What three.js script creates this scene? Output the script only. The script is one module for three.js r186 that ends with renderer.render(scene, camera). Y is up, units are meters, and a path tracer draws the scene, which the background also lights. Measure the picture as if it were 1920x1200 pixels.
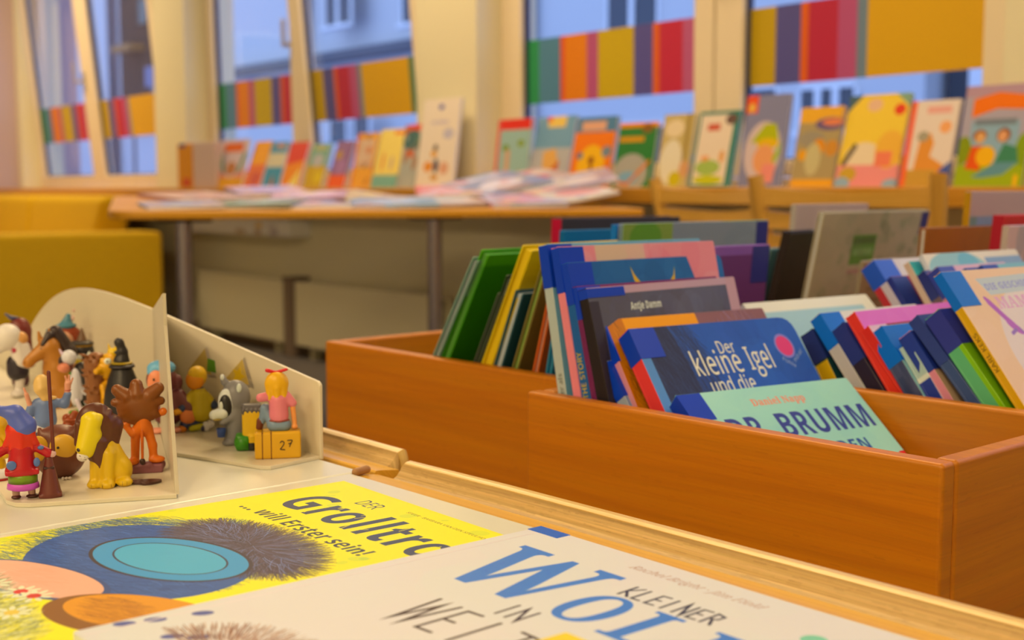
import * as THREE from 'three';
import { RoundedBoxGeometry } from 'three/addons/geometries/RoundedBoxGeometry.js';
import { mergeGeometries, mergeVertices, toCreasedNormals } from 'three/addons/utils/BufferGeometryUtils.js';
import { RectAreaLightUniformsLib } from 'three/addons/lights/RectAreaLightUniformsLib.js';
RectAreaLightUniformsLib.init();

// ---------- camera, sky, light, exposure ----------
const scene = new THREE.Scene();
const EYE = 0.82, FACE = THREE.MathUtils.degToRad(51.2);
const camera = new THREE.PerspectiveCamera(28.18, 1.6, 0.05, 120);
camera.rotation.set(THREE.MathUtils.degToRad(-5.85), FACE, 0, 'YXZ');
camera.position.set(0, EYE, 0);
camera.focus = 0.86; camera.userData.fStop = 7;
const renderer = new THREE.WebGLRenderer({ antialias: true });
renderer.toneMapping = THREE.LinearToneMapping;
renderer.toneMappingExposure = 2.7;
renderer.shadowMap.enabled = true;
scene.background = new THREE.Color().setRGB(0.25, 0.37, 0.68);      // dusk sky
scene.backgroundIntensity = 1.0;
const LAMP = new THREE.Color().setRGB(1.0, 0.72, 0.38), LAMP_POWER = 9.5;

// ---------- helpers ----------
let seed = 7;
const rnd = () => { seed = (seed * 1664525 + 1013904223) >>> 0; return seed / 4294967296; };
const rr = (a, b) => a + (b - a) * rnd();
const TINT = [1.08, 0.84, 0.5];                                  // colour of the room light that the photograph's colours are divided by
const lin = new THREE.Color();
function albedo(hex, gain = 1) {
  lin.set(hex); const c = [lin.r * gain / TINT[0], lin.g * gain / TINT[1], lin.b * gain / TINT[2]], y = .3 * c[0] + .59 * c[1] + .11 * c[2];
  return new THREE.Color(...c.map((v) => Math.min(.9, Math.max(.002, y + (v - y) * 1.15))));
}
const css = (hex, gain = 1) => '#' + albedo(hex, gain).getHexString();
const mats = new Map();
function paint(hex, roughness = .55, gain = 1, extra = {}) {
  const key = hex + roughness + gain + JSON.stringify(extra);
  if (!mats.has(key)) mats.set(key, new THREE.MeshPhysicalMaterial({ color: albedo(hex, gain), roughness, ...extra }));
  return mats.get(key);
}
const taken = new Map();
function numbered(name) { const k = taken.get(name) ?? 0; taken.set(name, k + 1); return k ? name + '_' + String(k).padStart(3, '0') : name; }
function obj(name, geo, material, parent, label) {
  if (Array.isArray(geo)) geo = join(geo);
  const m = new THREE.Mesh(geo, material); m.name = parent ? name : numbered(name);
  m.castShadow = m.receiveShadow = true; if (label) m.userData.label = label;
  (parent ?? scene).add(m); return m;
}
function join(list) { return mergeGeometries(list.map((g) => { const q = g.index ? g.toNonIndexed() : g; for (const k of Object.keys(q.attributes)) if (!['position', 'normal', 'uv'].includes(k)) q.deleteAttribute(k); if (!q.attributes.uv) q.setAttribute('uv', new THREE.BufferAttribute(new Float32Array(q.attributes.position.count * 2), 2)); return q; })); }
function tag(o, label, category, group) { o.userData.label = label; o.userData.category = category; if (group) o.userData.group = group; return o; }
function thing(name, label, category, group) { const g = new THREE.Group(); g.name = numbered(name); scene.add(g); return tag(g, label, category, group); }
function struct(o) { o.userData.kind = 'structure'; return o; }
const box = (x0, x1, y0, y1, z0, z1) => new THREE.BoxGeometry(x1 - x0, y1 - y0, z1 - z0).translate((x0 + x1) / 2, (y0 + y1) / 2, (z0 + z1) / 2);
const rbox = (x0, x1, y0, y1, z0, z1, r = .004, s = 2) => new RoundedBoxGeometry(x1 - x0, y1 - y0, z1 - z0, s, r).translate((x0 + x1) / 2, (y0 + y1) / 2, (z0 + z1) / 2);
const tube = (pts, r, n = 16, m = 8) => new THREE.TubeGeometry(new THREE.CatmullRomCurve3(pts.map((p) => new THREE.Vector3(...p))), n, r, m);
const cyl = (x, y0, y1, z, r0, r1 = r0, n = 24) => new THREE.CylinderGeometry(r1, r0, y1 - y0, n).translate(x, (y0 + y1) / 2, z);
// uv in metres, the first coordinate along the grain
function grainUV(g, along = 'x') {
  const p = g.attributes.position, n = g.attributes.normal, uv = new Float32Array(p.count * 2);
  for (let i = 0; i < p.count; i++) {
    const x = p.getX(i), y = p.getY(i), z = p.getZ(i), a = Math.abs(n.getX(i)), b = Math.abs(n.getY(i)), c = Math.abs(n.getZ(i));
    let s, t;
    if (a >= b && a >= c) [s, t] = [z, y]; else if (b >= c) [s, t] = [x, z]; else [s, t] = [x, y];
    if (along === 'z') { if (b > a && b > c) [s, t] = [z, x]; }
    if (along === 'y') [s, t] = [t, s];
    uv[2 * i] = s; uv[2 * i + 1] = t;
  }
  g.setAttribute('uv', new THREE.BufferAttribute(uv, 2)); return g;
}
// units of furniture stand turned a little from the wall: u along the rails, n toward the reader
const UNIT = THREE.MathUtils.degToRad(2.65), CU = Math.cos(UNIT), SU = -Math.sin(UNIT);
const atUnit = (u, y, n) => new THREE.Vector3(u * CU - n * SU, y, u * SU + n * CU);

// ---------- canvas textures ----------
function canvasTex(w, h, draw, srgb = true) {
  const c = document.createElement('canvas'); c.width = w; c.height = h; draw(c.getContext('2d'), w, h);
  const t = new THREE.CanvasTexture(c); if (srgb) t.colorSpace = THREE.SRGBColorSpace; t.wrapS = t.wrapT = THREE.RepeatWrapping; t.anisotropy = 4; return t;
}
function mix(a, b, t) { const p = new THREE.Color(a), q = new THREE.Color(b); return '#' + p.lerp(q, t).getHexString(); }
// wood with long grain: streaks, pores and a few knots
function woodTex(base, dark, light, wm, hm, ppm, { streaks = 260, pores = 1500, knots = 2, contrast = .16 } = {}) {
  const t = canvasTex(Math.round(wm * ppm), Math.round(hm * ppm), (g, w, h) => {
    g.fillStyle = base; g.fillRect(0, 0, w, h);
    const wave = (y0, thick, colour, al, amp) => {
      g.globalAlpha = al; g.strokeStyle = colour; g.lineWidth = thick;
      const k = 1 + Math.floor(rnd() * 2), ph = rnd() * 6.28;
      for (const dy of [-h, 0, h]) { g.beginPath(); for (let x = -4; x <= w + 4; x += w / 40) g.lineTo(x, y0 + dy + amp * Math.sin(x / w * 6.283 * k + ph)); g.stroke(); }
    };
    for (let i = 0; i < streaks; i++) wave(rnd() * h, rr(h / 300, h / 22), rnd() < .5 ? dark : light, rr(.02, contrast), rr(0, h / 40));
    for (let i = 0; i < streaks; i++) wave(rnd() * h, rr(.6, 1.6), dark, rr(.04, contrast), rr(0, h / 40));
    g.fillStyle = dark;
    for (let i = 0; i < pores; i++) { g.globalAlpha = rr(.05, .28); g.fillRect(rnd() * w, rnd() * h, rr(3, 16), rr(.6, 1.4)); }
    for (let i = 0; i < knots; i++) { const x = rnd() * w, y = rnd() * h, r = rr(.004, .008) * ppm; for (let k = 5; k > 0; k--) { g.globalAlpha = .12; g.beginPath(); g.ellipse(x, y, r * k * .55, r * k * .22, 0, 0, 6.3); g.fill(); } }
    g.globalAlpha = 1;
  });
  t.repeat.set(1 / wm, 1 / hm); return t;
}
const woodMat = (tex, rough = .42, extra = {}) => new THREE.MeshPhysicalMaterial({ map: tex, roughness: rough, ...extra });
const BOXWOOD = woodMat(woodTex(css('#cc750c'), css('#9a5006'), css('#da861c'), .92, .4, 1300, { contrast: .10 }), .42);
const BEECH = woodMat(woodTex(css('#da9032'), css('#b06c1c'), css('#e8a648'), .8, .4, 1000, { knots: 0, contrast: .09 }), .38);
const CHAIRWOOD = woodMat(woodTex(css('#e0a04a'), css('#c48430'), css('#efb35c'), .6, .3, 700, { knots: 0, contrast: .1 }), .4);
const DARKWOOD = woodMat(woodTex(css('#c98432'), css('#a0621a'), css('#d99640'), .8, .4, 700, { knots: 0, contrast: .1 }), .4);
const noiseTex = (base, spots, n = 256, count = 5000, a = .12) => canvasTex(n, n, (g) => { g.fillStyle = base; g.fillRect(0, 0, n, n); for (let i = 0; i < count; i++) { g.globalAlpha = rnd() * a; g.fillStyle = spots[Math.floor(rnd() * spots.length)]; const s = rr(1, 5); g.fillRect(rnd() * n, rnd() * n, s, s); } g.globalAlpha = 1; });

// ---------- the room ----------
const WALL = new THREE.MeshStandardMaterial({ color: albedo('#ecd094'), roughness: .85 });
const FRAME = paint('#f4d094', .45), SILLWOOD = DARKWOOD;
const XL = -9.5, XR = 2.7, ZW = -3.05, ZB = 4.2, HT = 2.95;
const floorMat = new THREE.MeshStandardMaterial({ map: noiseTex(css('#5a4c3c'), [css('#665644'), css('#443a2e'), css('#70604c')]), roughness: .6 });
floorMat.map.repeat.set(1.5, 1.5);
struct(obj('floor', grainUV(box(XL - .2, XR + .2, -.15, 0, -3.5, ZB + .2)), floorMat));
struct(obj('ceiling', box(XL - .2, XR + .2, HT, HT + .2, -3.5, ZB + .2), paint('#f2e2c4', .9)));
struct(obj('wall_left', box(XL - .2, XL, 0, HT, -3.5, ZB + .2), paint('#c09c80', .85)));
struct(obj('wall_right', box(XR, XR + .2, 0, HT, -3.5, ZB + .2), WALL));
struct(obj('wall_back', box(XL, XR, 0, HT, ZB, ZB + .2), WALL));
const PIL = [[-7.075, -6.661], [-4.425, -4.014], [-1.79, -1.38]], WTOP = 2.45, WBOT = .83;
const OPEN = [[-9.42, -7.075], [-6.661, -4.425], [-4.014, -1.79], [-1.38, .9]];
struct(obj('wall_window', [box(XL, XR, 0, WBOT - .06, ZW - .3, ZW - .11), box(XL, XR, WTOP, HT, ZW - .3, ZW), box(.9, XR, WBOT - .06, WTOP, ZW - .3, ZW), box(XL, -9.42, WBOT - .06, WTOP, ZW - .3, ZW),
  ...PIL.map(([a, b]) => box(a, b, WBOT - .06, WTOP, ZW - .3, ZW))], WALL));
struct(obj('window_sill', grainUV(rbox(XL + .002, XR - .002, .774, .827, -3.2, -2.86, .006)), SILLWOOD));
struct(obj('baseboard_window', box(XL, XR, 0, .07, ZW - .11, ZW - .092), paint('#8a6a48', .5)));
const STRIPES = {
  left: [['#3f8a4a', 0, .077], ['#5c7f82', .077, .201], ['#e05a35', .201, .226], ['#e8832f', .226, .35], ['#b9566a', .35, .41], ['#cfa523', .41, .595], ['#5c5079', .595, .69], ['#e0662c', .69, .721], ['#c5343c', .721, .831], ['#bd5c6c', .831, .895]],
  right: [['#c79a1f', 0, .113], ['#5a4f73', .113, .211], ['#e0642a', .211, .24], ['#bb303a', .24, .35], ['#b95468', .35, .419], ['#77807a', .419, .455], ['#e0a204', .455, .8395], ['#3f7044', .8395, .885]],
};
const GLASS = new THREE.MeshPhysicalMaterial({ color: 0xffffff, roughness: 0, transmission: 1, thickness: 0, ior: 1.5 });
const ALU = new THREE.MeshPhysicalMaterial({ color: albedo('#cdb596'), metalness: .8, roughness: .35 });
const GASKET = paint('#3a3a44', .6);
function makeWindow(n, [x0, x1], midShift, tiltL, tiltR, films = true) {
  const w = new THREE.Group(); w.name = 'window_' + n; struct(w); scene.add(w);
  const f = .06, zo = -3.235, zi = -3.17, mid = (x0 + x1) / 2 + midShift, yb = WBOT - .004, yt = WTOP;
  obj('frame', [rbox(x0, x0 + f, yb, yt, zo, zi), rbox(x1 - f, x1, yb, yt, zo, zi), rbox(x0 + f, x1 - f, yb, yb + .03, zo, zi), rbox(x0 + f, x1 - f, yt - f, yt, zo, zi)], FRAME, w);
  for (const [side, a, b, tilt] of [['left', x0 + f + .003, mid - .003, tiltL], ['right', mid + .003, x1 - f - .003, tiltR]]) {
    const sash = new THREE.Group(); sash.name = 'sash'; sash.position.set(0, yb + .034, zi - .03); sash.rotation.x = THREE.MathUtils.degToRad(tilt); w.add(sash);
    const h = yt - f - yb - .038, lw = side === 'left' ? .068 : .115, rw = side === 'left' ? .085 : .07;
    obj('sash_frame', [rbox(a, a + lw, 0, h, -.028, .03), rbox(b - rw, b, 0, h, -.028, .03), rbox(a + lw, b - rw, 0, .052, -.028, .03), rbox(a + lw, b - rw, h - .06, h, -.028, .03)], FRAME, sash);
    const g0 = a + lw, g1 = b - rw;
    obj('pane', new THREE.PlaneGeometry(g1 - g0 + .01, h - .1).translate((g0 + g1) / 2, h / 2, -.002), GLASS, sash);
    obj('gasket', [box(g0, g0 + .012, .052, h - .06, -.01, .012), box(g0, g1, .052, .058, -.01, .012)], GASKET, sash);
    if (films) for (const [c, s, e] of STRIPES[side]) if (g0 + s < g1 - .001) {
      obj('stripe', box(g0 + s, Math.min(g1, g0 + e), 1.148 - yb - .034, 1.392 - yb - .034, .0, .0016), paint(c, .5), sash);
    }
    if (side === 'left' && films) {
      const hx = b - .038, hy = 1.525 - yb - .034;
      obj('handle', [rbox(hx - .016, hx + .016, hy - .06, hy + .06, .03, .042, .005), new THREE.CylinderGeometry(.011, .011, .05, 16).rotateX(Math.PI / 2).translate(hx, hy, .065), rbox(hx - .012, hx + .012, hy - .012, hy + .125, .08, .096, .006)], ALU, sash);
    }
  }
  return w;
}
makeWindow(1, OPEN[0], -.02, 5.5, 5.5); makeWindow(2, OPEN[1], -.05, 1.2, 5);
makeWindow(3, OPEN[2], .015, .6, 0); makeWindow(4, OPEN[3], 0, 0, 0);

// ---------- ceiling lamps: light and shade of the room ----------
const lampShade = new THREE.MeshStandardMaterial({ color: 0xffffff, emissive: LAMP, emissiveIntensity: 3, roughness: .6 });
for (const [x, z, gain, where] of [[-8.0, -1.9, 1.5, 'over the sofa'], [-4.4, -2.2, .8, 'over the left end of the reading tables'], [-2.0, -1.6, .72, 'over the wooden chairs'], [.5, -1.9, .3, 'nearest the right wall, by the windows'], [-1.4, 1.75, 1.2, 'behind the viewer, above the figure stand side'], [.8, 1.75, 1.45, 'behind the viewer, right of the other'], [1.95, 2.4, .8, 'behind the viewer, close to the right wall']]) {
  const l = thing('ceiling_lamp', 'long warm ceiling lamp ' + where, 'lamp');
  l.position.set(x, HT, z);
  obj('housing', rbox(-.68, .68, -.07, 0, -.19, .19, .01), paint('#e8dcc4', .5), l);
  obj('diffuser', rbox(-.65, .65, -.082, -.068, -.16, .16, .005), lampShade, l);
  const a = new THREE.RectAreaLight(LAMP, LAMP_POWER * gain, 1.3, .32); a.position.set(x, HT - .09, z); a.rotation.x = -Math.PI / 2; scene.add(a);
}

// ---------- sofa ----------
const FABRIC = new THREE.MeshPhysicalMaterial({ map: noiseTex(css('#d49e06'), [css('#deaa0c'), css('#b48404')], 256, 9000, .1), roughness: .95, sheen: .1, sheenColor: new THREE.Color(.9, .6, .1), sheenRoughness: .6 });
{
  const s = thing('sofa', 'mustard yellow upholstered sofa below the far left window', 'sofa');
  obj('arm', grainUV(rbox(-6.74, -6.5, .06, .597, -2.83, -1.75, .03, 4)), FABRIC, s);
  obj('arm', grainUV(rbox(-9.42, -9.2, .06, .597, -2.83, -1.75, .03, 4)), FABRIC, s);
  obj('seat', grainUV(rbox(-9.2, -6.74, .06, .42, -2.78, -1.8, .03, 4)), FABRIC, s);
  for (const [a, b] of [[-9.19, -8.24], [-8.235, -7.02]]) {
    const g = rbox(a, b, 0, .4, -.2, 0, .05, 5); const p = g.attributes.position;
    for (let i = 0; i < p.count; i++) p.setZ(i, p.getZ(i) - p.getY(i) * .12);
    if (b > -7.1) for (let i = 0; i < p.count; i++) if (p.getX(i) > -7.3) p.setX(i, p.getX(i) - (.4 - p.getY(i)) * .4);
    g.computeVertexNormals(); obj('back_cushion', grainUV(g.translate(0, .385, -2.66)), FABRIC, s);
  }
  obj('back_rest', grainUV(rbox(-9.2, -6.76, .3, .59, -2.9, -2.84, .02, 3)), FABRIC, s);
  obj('foot', [cyl(-6.6, 0, .06, -1.85, .025), cyl(-6.6, 0, .06, -2.75, .025), cyl(-9.3, 0, .06, -1.85, .025), cyl(-9.3, 0, .06, -2.75, .025)], paint('#4a3a2c', .5), s);
}
// ---------- bookcase by the left wall ----------
{
  const s = thing('bookcase', 'tall white bookcase at the left edge beside the sofa', 'bookcase');
  const m = paint('#f0dcb8', .5);
  s.position.set(-9.46, 0, 0);
  obj('side_panel', rbox(0, .3, 0, 1.98, -1.72, -1.69), m, s); obj('side_panel', rbox(0, .3, 0, 1.98, -.9, -.87), m, s);
  for (const y of [.05, .45, .85, 1.25, 1.65, 1.95]) obj('shelf', rbox(0, .3, y, y + .025, -1.69, -.9), m, s);
  obj('back_panel', box(-.01, .004, 0, 1.98, -1.72, -.87), m, s);
}
// ---------- two reading tables end to end, their tops tilted a little toward the room ----------
const T0 = new THREE.Vector3(-2.614, 0, -2.583), TDIR = THREE.MathUtils.degToRad(22.3);      // right end of the front edge
const tableTop = new THREE.Group(); tableTop.position.copy(T0); tableTop.rotation.y = -TDIR;
function readingTable(label, z0, z1, W, r0, r1, legs) {
  const t = thing('reading_table', label, 'table');
  t.position.copy(T0); t.rotation.y = -TDIR;
  const sh = new THREE.Shape();
  sh.moveTo(z0 + r0, 0); sh.lineTo(z1 - r1, 0); sh.quadraticCurveTo(z1, 0, z1, r1); sh.lineTo(z1, W - r1); sh.quadraticCurveTo(z1, W, z1 - r1, W); sh.lineTo(z0 + r0, W); sh.quadraticCurveTo(z0, W, z0, W - r0); sh.lineTo(z0, r0); sh.quadraticCurveTo(z0, 0, z0 + r0, 0);
  const g = new THREE.ExtrudeGeometry(sh, { depth: .012, bevelEnabled: true, bevelSize: .005, bevelThickness: .005, bevelSegments: 3 });
  g.applyMatrix4(new THREE.Matrix4().makeBasis(new THREE.Vector3(0, 0, 1), new THREE.Vector3(-1, 0, 0), new THREE.Vector3(0, -1, 0)));   // along the front edge, away from the room, down
  g.translate(0, -.005, 0); g.rotateZ(-THREE.MathUtils.degToRad(1.4)); g.translate(0, .765, 0);
  obj('tabletop', grainUV(g, 'z'), BEECH, t);
  const steel = new THREE.MeshPhysicalMaterial({ color: albedo('#b09a88'), metalness: .95, roughness: .22 }), black = paint('#2a2018', .5);
  for (const [x, z] of legs) {
    const yt = .734 - x * .0245;
    obj('leg', cyl(x, 0, yt - .012, z, .022, .022, 24), steel, t); obj('leg_plate', rbox(x - .05, x + .05, yt - .012, yt, z - .075, z + .075, .003), black, t); obj('leg_foot', cyl(x, 0, .02, z, .03, .026), black, t);
    obj('under_block', rbox(x - .06, x + .06, yt, .7425 - x * .0245, z - .11, z + .11, .002), paint('#6a3c18', .6), t);
  }
}
readingTable('long wooden reading table with a rounded corner, its left end before the sofa', .433, 1.455, 1.3, .012, .1, [[-.3, 1.262], [-.35, .53]]);
readingTable('short wooden reading table continuing to the right, behind the chair', 0, .431, .66, .012, .012, [[-.5, .08]]);
// ---------- radiators and cable board ----------
const RADI = paint('#d8bd84', .5);
function radiator(x0, x1, label, n) {
  const r = thing('radiator', label, 'radiator', null);
  const z = ZW - .085;
  obj('front_panel', rbox(x0, x1, .06, .372, z + .055, z + .075, .006), RADI, r);
  obj('back_panel', rbox(x0, x1, .06, .372, z, z + .02, .006), RADI, r);
  obj('top_grille', Array.from({ length: Math.floor((x1 - x0) / .05) }, (_, i) => box(x0 + .01 + i * .05, x0 + .045 + i * .05, .36, .37, z + .02, z + .055)), RADI, r);
  for (const x of [x0 + .1, x1 - .13]) { obj('bracket', box(x, x + .03, .1, .34, z - .024, z), RADI, r); obj('foot', box(x, x + .03, 0, .06, z, z + .05), RADI, r); }
}
radiator(-6.58, -5.62, 'beige panel radiator under the middle left window, left of the dark post');
radiator(-5.5, -4.3, 'beige panel radiator behind the reading table, right of the dark post');
{ const p = thing('pipe_post', 'dark vertical pipe cover between the two radiators', 'pipe'); obj('cover', rbox(-5.6, -5.52, 0, .378, ZW - .108, ZW - .0, .008), paint('#7a5f42', .6), p); obj('cap', rbox(-5.605, -5.515, .378, .392, ZW - .108, ZW + .004, .004), paint('#6a5038', .6), p); }
{
  const b = thing('cable_duct', 'white wall board with small stickers under the window sill', 'board');
  obj('board', rbox(-6.78, -5.5, .588, .672, ZW - .108, ZW + .02, .005), paint('#f0d8ae', .5), b);
  for (const [x, w, c, y] of [[-6.0, .1, '#c8a878', .605], [-5.8, .07, '#e0b060', .64], [-5.81, .06, '#bb9468', .606], [-5.66, .08, '#d8c0a0', .635], [-5.64, .07, '#b59c88', .607]]) obj('sticker', rbox(x - w / 2, x + w / 2, y - .012, y + .014, ZW + .0195, ZW + .021, .0005), paint(c, .5), b);
}
// ---------- chairs ----------
function makeChair(label, x, z, turn) {
  const c = thing('wooden_chair', label, 'chair', null); c.position.set(x, 0, z); c.rotation.y = turn;
  const W = .2, m = CHAIRWOOD;                                   // back in the plane z = 0, seat toward -z
  const post = (s) => { const g = tube([[s * W * .93, .0, .02], [s * W * .95, .42, 0], [s * W * .98, .66, .012], [s * W * 1.06, .848, .045]], .017, 24, 10); g.scale(1, 1, 1); return grainUV(g, 'y'); };
  for (const s of [-1, 1]) { obj('back_post', post(s), m, c); obj('front_leg', grainUV(cyl(s * W * .92, 0, .42, -.36, .014, .017), 'y'), m, c); }
  const slat = (y0, y1, z0) => {
    const g = new RoundedBoxGeometry(2 * W, y1 - y0, .016, 3, .006, 1); const big = new THREE.BoxGeometry(2 * W * 1.0, y1 - y0, .016, 18, 1, 1);
    const p = big.attributes.position; for (let i = 0; i < p.count; i++) { const t = p.getX(i) / W; p.setZ(i, p.getZ(i) - .03 * (1 - t * t)); if (p.getY(i) > 0) p.setY(i, p.getY(i) - .012 * (1 - t * t)); }
    big.computeVertexNormals(); return grainUV(big.translate(0, (y0 + y1) / 2, z0));
  };
  obj('back_slat', slat(.785, .826, .037), m, c); obj('back_slat', slat(.738, .777, .03), m, c); obj('back_slat', slat(.69, .729, .02), m, c); obj('back_slat', slat(.6, .64, .01), m, c);
  obj('seat', grainUV(rbox(-.2, .2, .42, .445, -.39, .005, .01, 3)), m, c);
  obj('stretcher', [grainUV(rbox(-.19, .19, .38, .415, -.368, -.352)), grainUV(rbox(-.195, -.18, .2, .222, -.36, .01)), grainUV(rbox(.18, .195, .2, .222, -.36, .01))], m, c);
  return c;
}
makeChair('light wooden chair with slatted back, the one nearer the flat books', -2.19, -2.42, -.2);
makeChair('light wooden chair with slatted back, the one behind the forest cover book', -1.57, -2.14, .04);

// ---------- picture book troughs ----------
function trough(label, u0, u1, n0, dividers, nb) {
  const t = thing('book_trough', label, 'book trough', null); t.rotation.y = UNIT;
  const H = .635, B = .4, w = .017;
  const panel = (name, g, along) => obj(name, grainUV(g, along), BOXWOOD, t);
  panel('front_panel', rbox(u0, u1, B, H, n0 - w, n0, .0035, 3));
  panel('side_panel', rbox(u1 - w, u1, B, H, nb, n0 - w - .0012, .0035, 3));
  panel('side_panel', rbox(u0, u0 + w, B, H, nb, n0 - w - .0012, .0035, 3));
  for (const n of dividers) panel('divider', rbox(u0 + w + .0005, u1 - w - .0005, B + .02, H, n - w, n, .0035, 3));
  panel('back_panel', rbox(u0 + w + .0005, u1 - w - .0005, B, H, nb, nb + w, .0035, 3));
  panel('bottom', box(u0 + w, u1 - w, B + .004, B + .018, nb + w, n0 - w));
  for (const u of [u0 + .05, u1 - .05]) for (const n of [nb + .06, n0 - .06]) obj('leg', cyl(u, 0, B + .004, n, .018), paint('#5a5048', .4), t);
}
trough('wooden book trough nearest the viewer with its corner at the right', -.862, -.442, -.779, [-1.014, -1.252, -1.483], -1.95);
trough('wooden book trough set back on the left, with the green books', -1.318, -.884, -.857, [-1.082], -1.95);

// ---------- tray tables with moulded wooden rims ----------
const RIM = woodMat(woodTex(css('#e8b45e'), css('#b98338'), css('#f6d088'), .8, .12, 1400, { knots: 0, streaks: 160, pores: 500, contrast: .12 }), .34, { clearcoat: .25, clearcoatRoughness: .35 });
const WORN = woodMat(woodTex(css('#dca65a'), css('#86602e'), css('#ecc07a'), .8, .1, 1600, { knots: 0, streaks: 220, pores: 3000, contrast: .16 }), .5);
const COVEWOOD = woodMat(woodTex(css('#eaa844'), css('#c88428'), css('#f0b860'), .8, .1, 1400, { knots: 0, streaks: 160, pores: 300, contrast: .12 }), .3, { clearcoat: .3, clearcoatRoughness: .3 });
const WHITE = new THREE.MeshPhysicalMaterial({ color: albedo('#e8d2a2'), roughness: .3, clearcoat: .3, clearcoatRoughness: .25 });
const TRAY = .6;
function sweep(profile, u0, u1, capEnd) {                          // profile of [n, y] swept along u, the tip of one end rounded
  const st = []; const N = 10;
  const rounded = (k) => { const a = k / 6 * Math.PI / 2; return [Math.sin(a), 1 - Math.cos(a)]; };
  if (capEnd === 'start' || capEnd === 'both') for (let k = 0; k < 6; k++) { const [s, d] = rounded(k); st.push([u0 + (1 - s) * 0 + d * .008, s]); } else st.push([u0, 1]);
  for (let i = 1; i < N; i++) st.push([u0 + .01 + (u1 - u0 - .02) * i / N, 1]);
  if (capEnd === 'end' || capEnd === 'both') for (let k = 5; k >= 0; k--) { const [s, d] = rounded(k); st.push([u1 - d * .008, s]); } else st.push([u1, 1]);
  if (capEnd === 'start' || capEnd === 'both') st.sort((a, b) => a[0] - b[0]);
  const pos = [], uv = [], idx = [], M = profile.length, yb = Math.min(...profile.map((p) => p[1])), nm = profile.reduce((a, p) => a + p[0], 0) / M;
  for (const [u, s] of st) { let acc = 0; for (let j = 0; j < M; j++) { if (j) acc += Math.hypot(profile[j][0] - profile[j - 1][0], profile[j][1] - profile[j - 1][1]); pos.push(u, yb + (profile[j][1] - yb) * Math.max(.02, s), nm + (profile[j][0] - nm) * (.25 + .75 * s)); uv.push(u, acc); } }
  for (let i = 0; i < st.length - 1; i++) for (let j = 0; j < M - 1; j++) { const a = i * M + j, b = a + 1, c = a + M, d = c + 1; idx.push(a, b, c, b, d, c); }
  for (let j = 1; j < M - 1; j++) { idx.push(0, j + 1, j); const o = (st.length - 1) * M; idx.push(o, o + j, o + j + 1); }
  const g = new THREE.BufferGeometry(); g.setAttribute('position', new THREE.Float32BufferAttribute(pos, 3)); g.setAttribute('uv', new THREE.Float32BufferAttribute(uv, 2)); g.setIndex(idx);
  return toCreasedNormals(g, .7);
}
const LIP = [[-.5895, -.03], [-.5895, .0062], [-.5925, .0076], [-.5955, .0082], [-.598, .0074], [-.5992, .0052], [-.5995, .001], [-.5995, -.03], [-.5895, -.03]];
const SLOPE = [[-.577, -.03], [-.577, -.0046], [-.5795, -.0042], [-.5825, -.0026], [-.5852, .0006], [-.5874, .0038], [-.5898, .0061], [-.5898, -.03], [-.577, -.03]];
const COVE = [[-.5535, -.03], [-.5535, -.0035], [-.555, -.0022], [-.562, -.0026], [-.568, -.0035], [-.5772, -.0046], [-.5772, -.03], [-.5535, -.03]];
function tray(label, u0, u1, back, lipU, lipEnd, nFront, sheetBack) {
  const t = thing('tray_table', label, 'table', null); t.rotation.y = UNIT;
  const sh = (list) => list.map(([n, y]) => [n + back, TRAY + y]);
  obj('rim_lip', sweep(sh(LIP), lipU[0], lipU[1], lipEnd), RIM, t);
  obj('rim_slope', sweep(sh(SLOPE), lipU[0], lipU[1], lipEnd), WORN, t);
  obj('rim_cove', sweep(sh(COVE), u0 + .0008, u1, 'none'), COVEWOOD, t);
  obj('white_panel', rbox(u0 + .0008, u1, TRAY - .018, TRAY, sheetBack + .0005, nFront, .002), WHITE, t);
  obj('apron', [grainUV(rbox(u0 + .01, u1 - .01, TRAY - .09, TRAY - .0305, back - .598, back - .575)), grainUV(rbox(u0 + .01, u1 - .01, TRAY - .09, TRAY - .0185, nFront - .03, nFront - .005))], BEECH, t);
  for (const u of [u0 + .05, u1 - .05]) for (const n of [back - .55, nFront - .06]) obj('leg', cyl(u, 0, TRAY - .02, n, .02), paint('#5a5048', .4), t);
}
tray('white topped tray table with a wooden rim holding large picture books', -.816, .35, 0, [-.802, .35], 'start', -.06, -.5528);
tray('white topped tray table with a wooden rim under the figure stand', -1.95, -.8165, -.0225, [-1.95, -.829], 'end', -.06, -.5635);
{ const k = thing('wooden_dowel', 'small brown rounded dowel end at the seam of the two tray tables', 'dowel'); k.rotation.y = UNIT; const g = new THREE.CapsuleGeometry(.0032, .012, 6, 14).rotateX(Math.PI / 2).rotateY(.2).translate(-.8135, TRAY + .0008, -.561); obj('dowel', grainUV(g, 'z'), paint('#a8713c', .45), k); }

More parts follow.
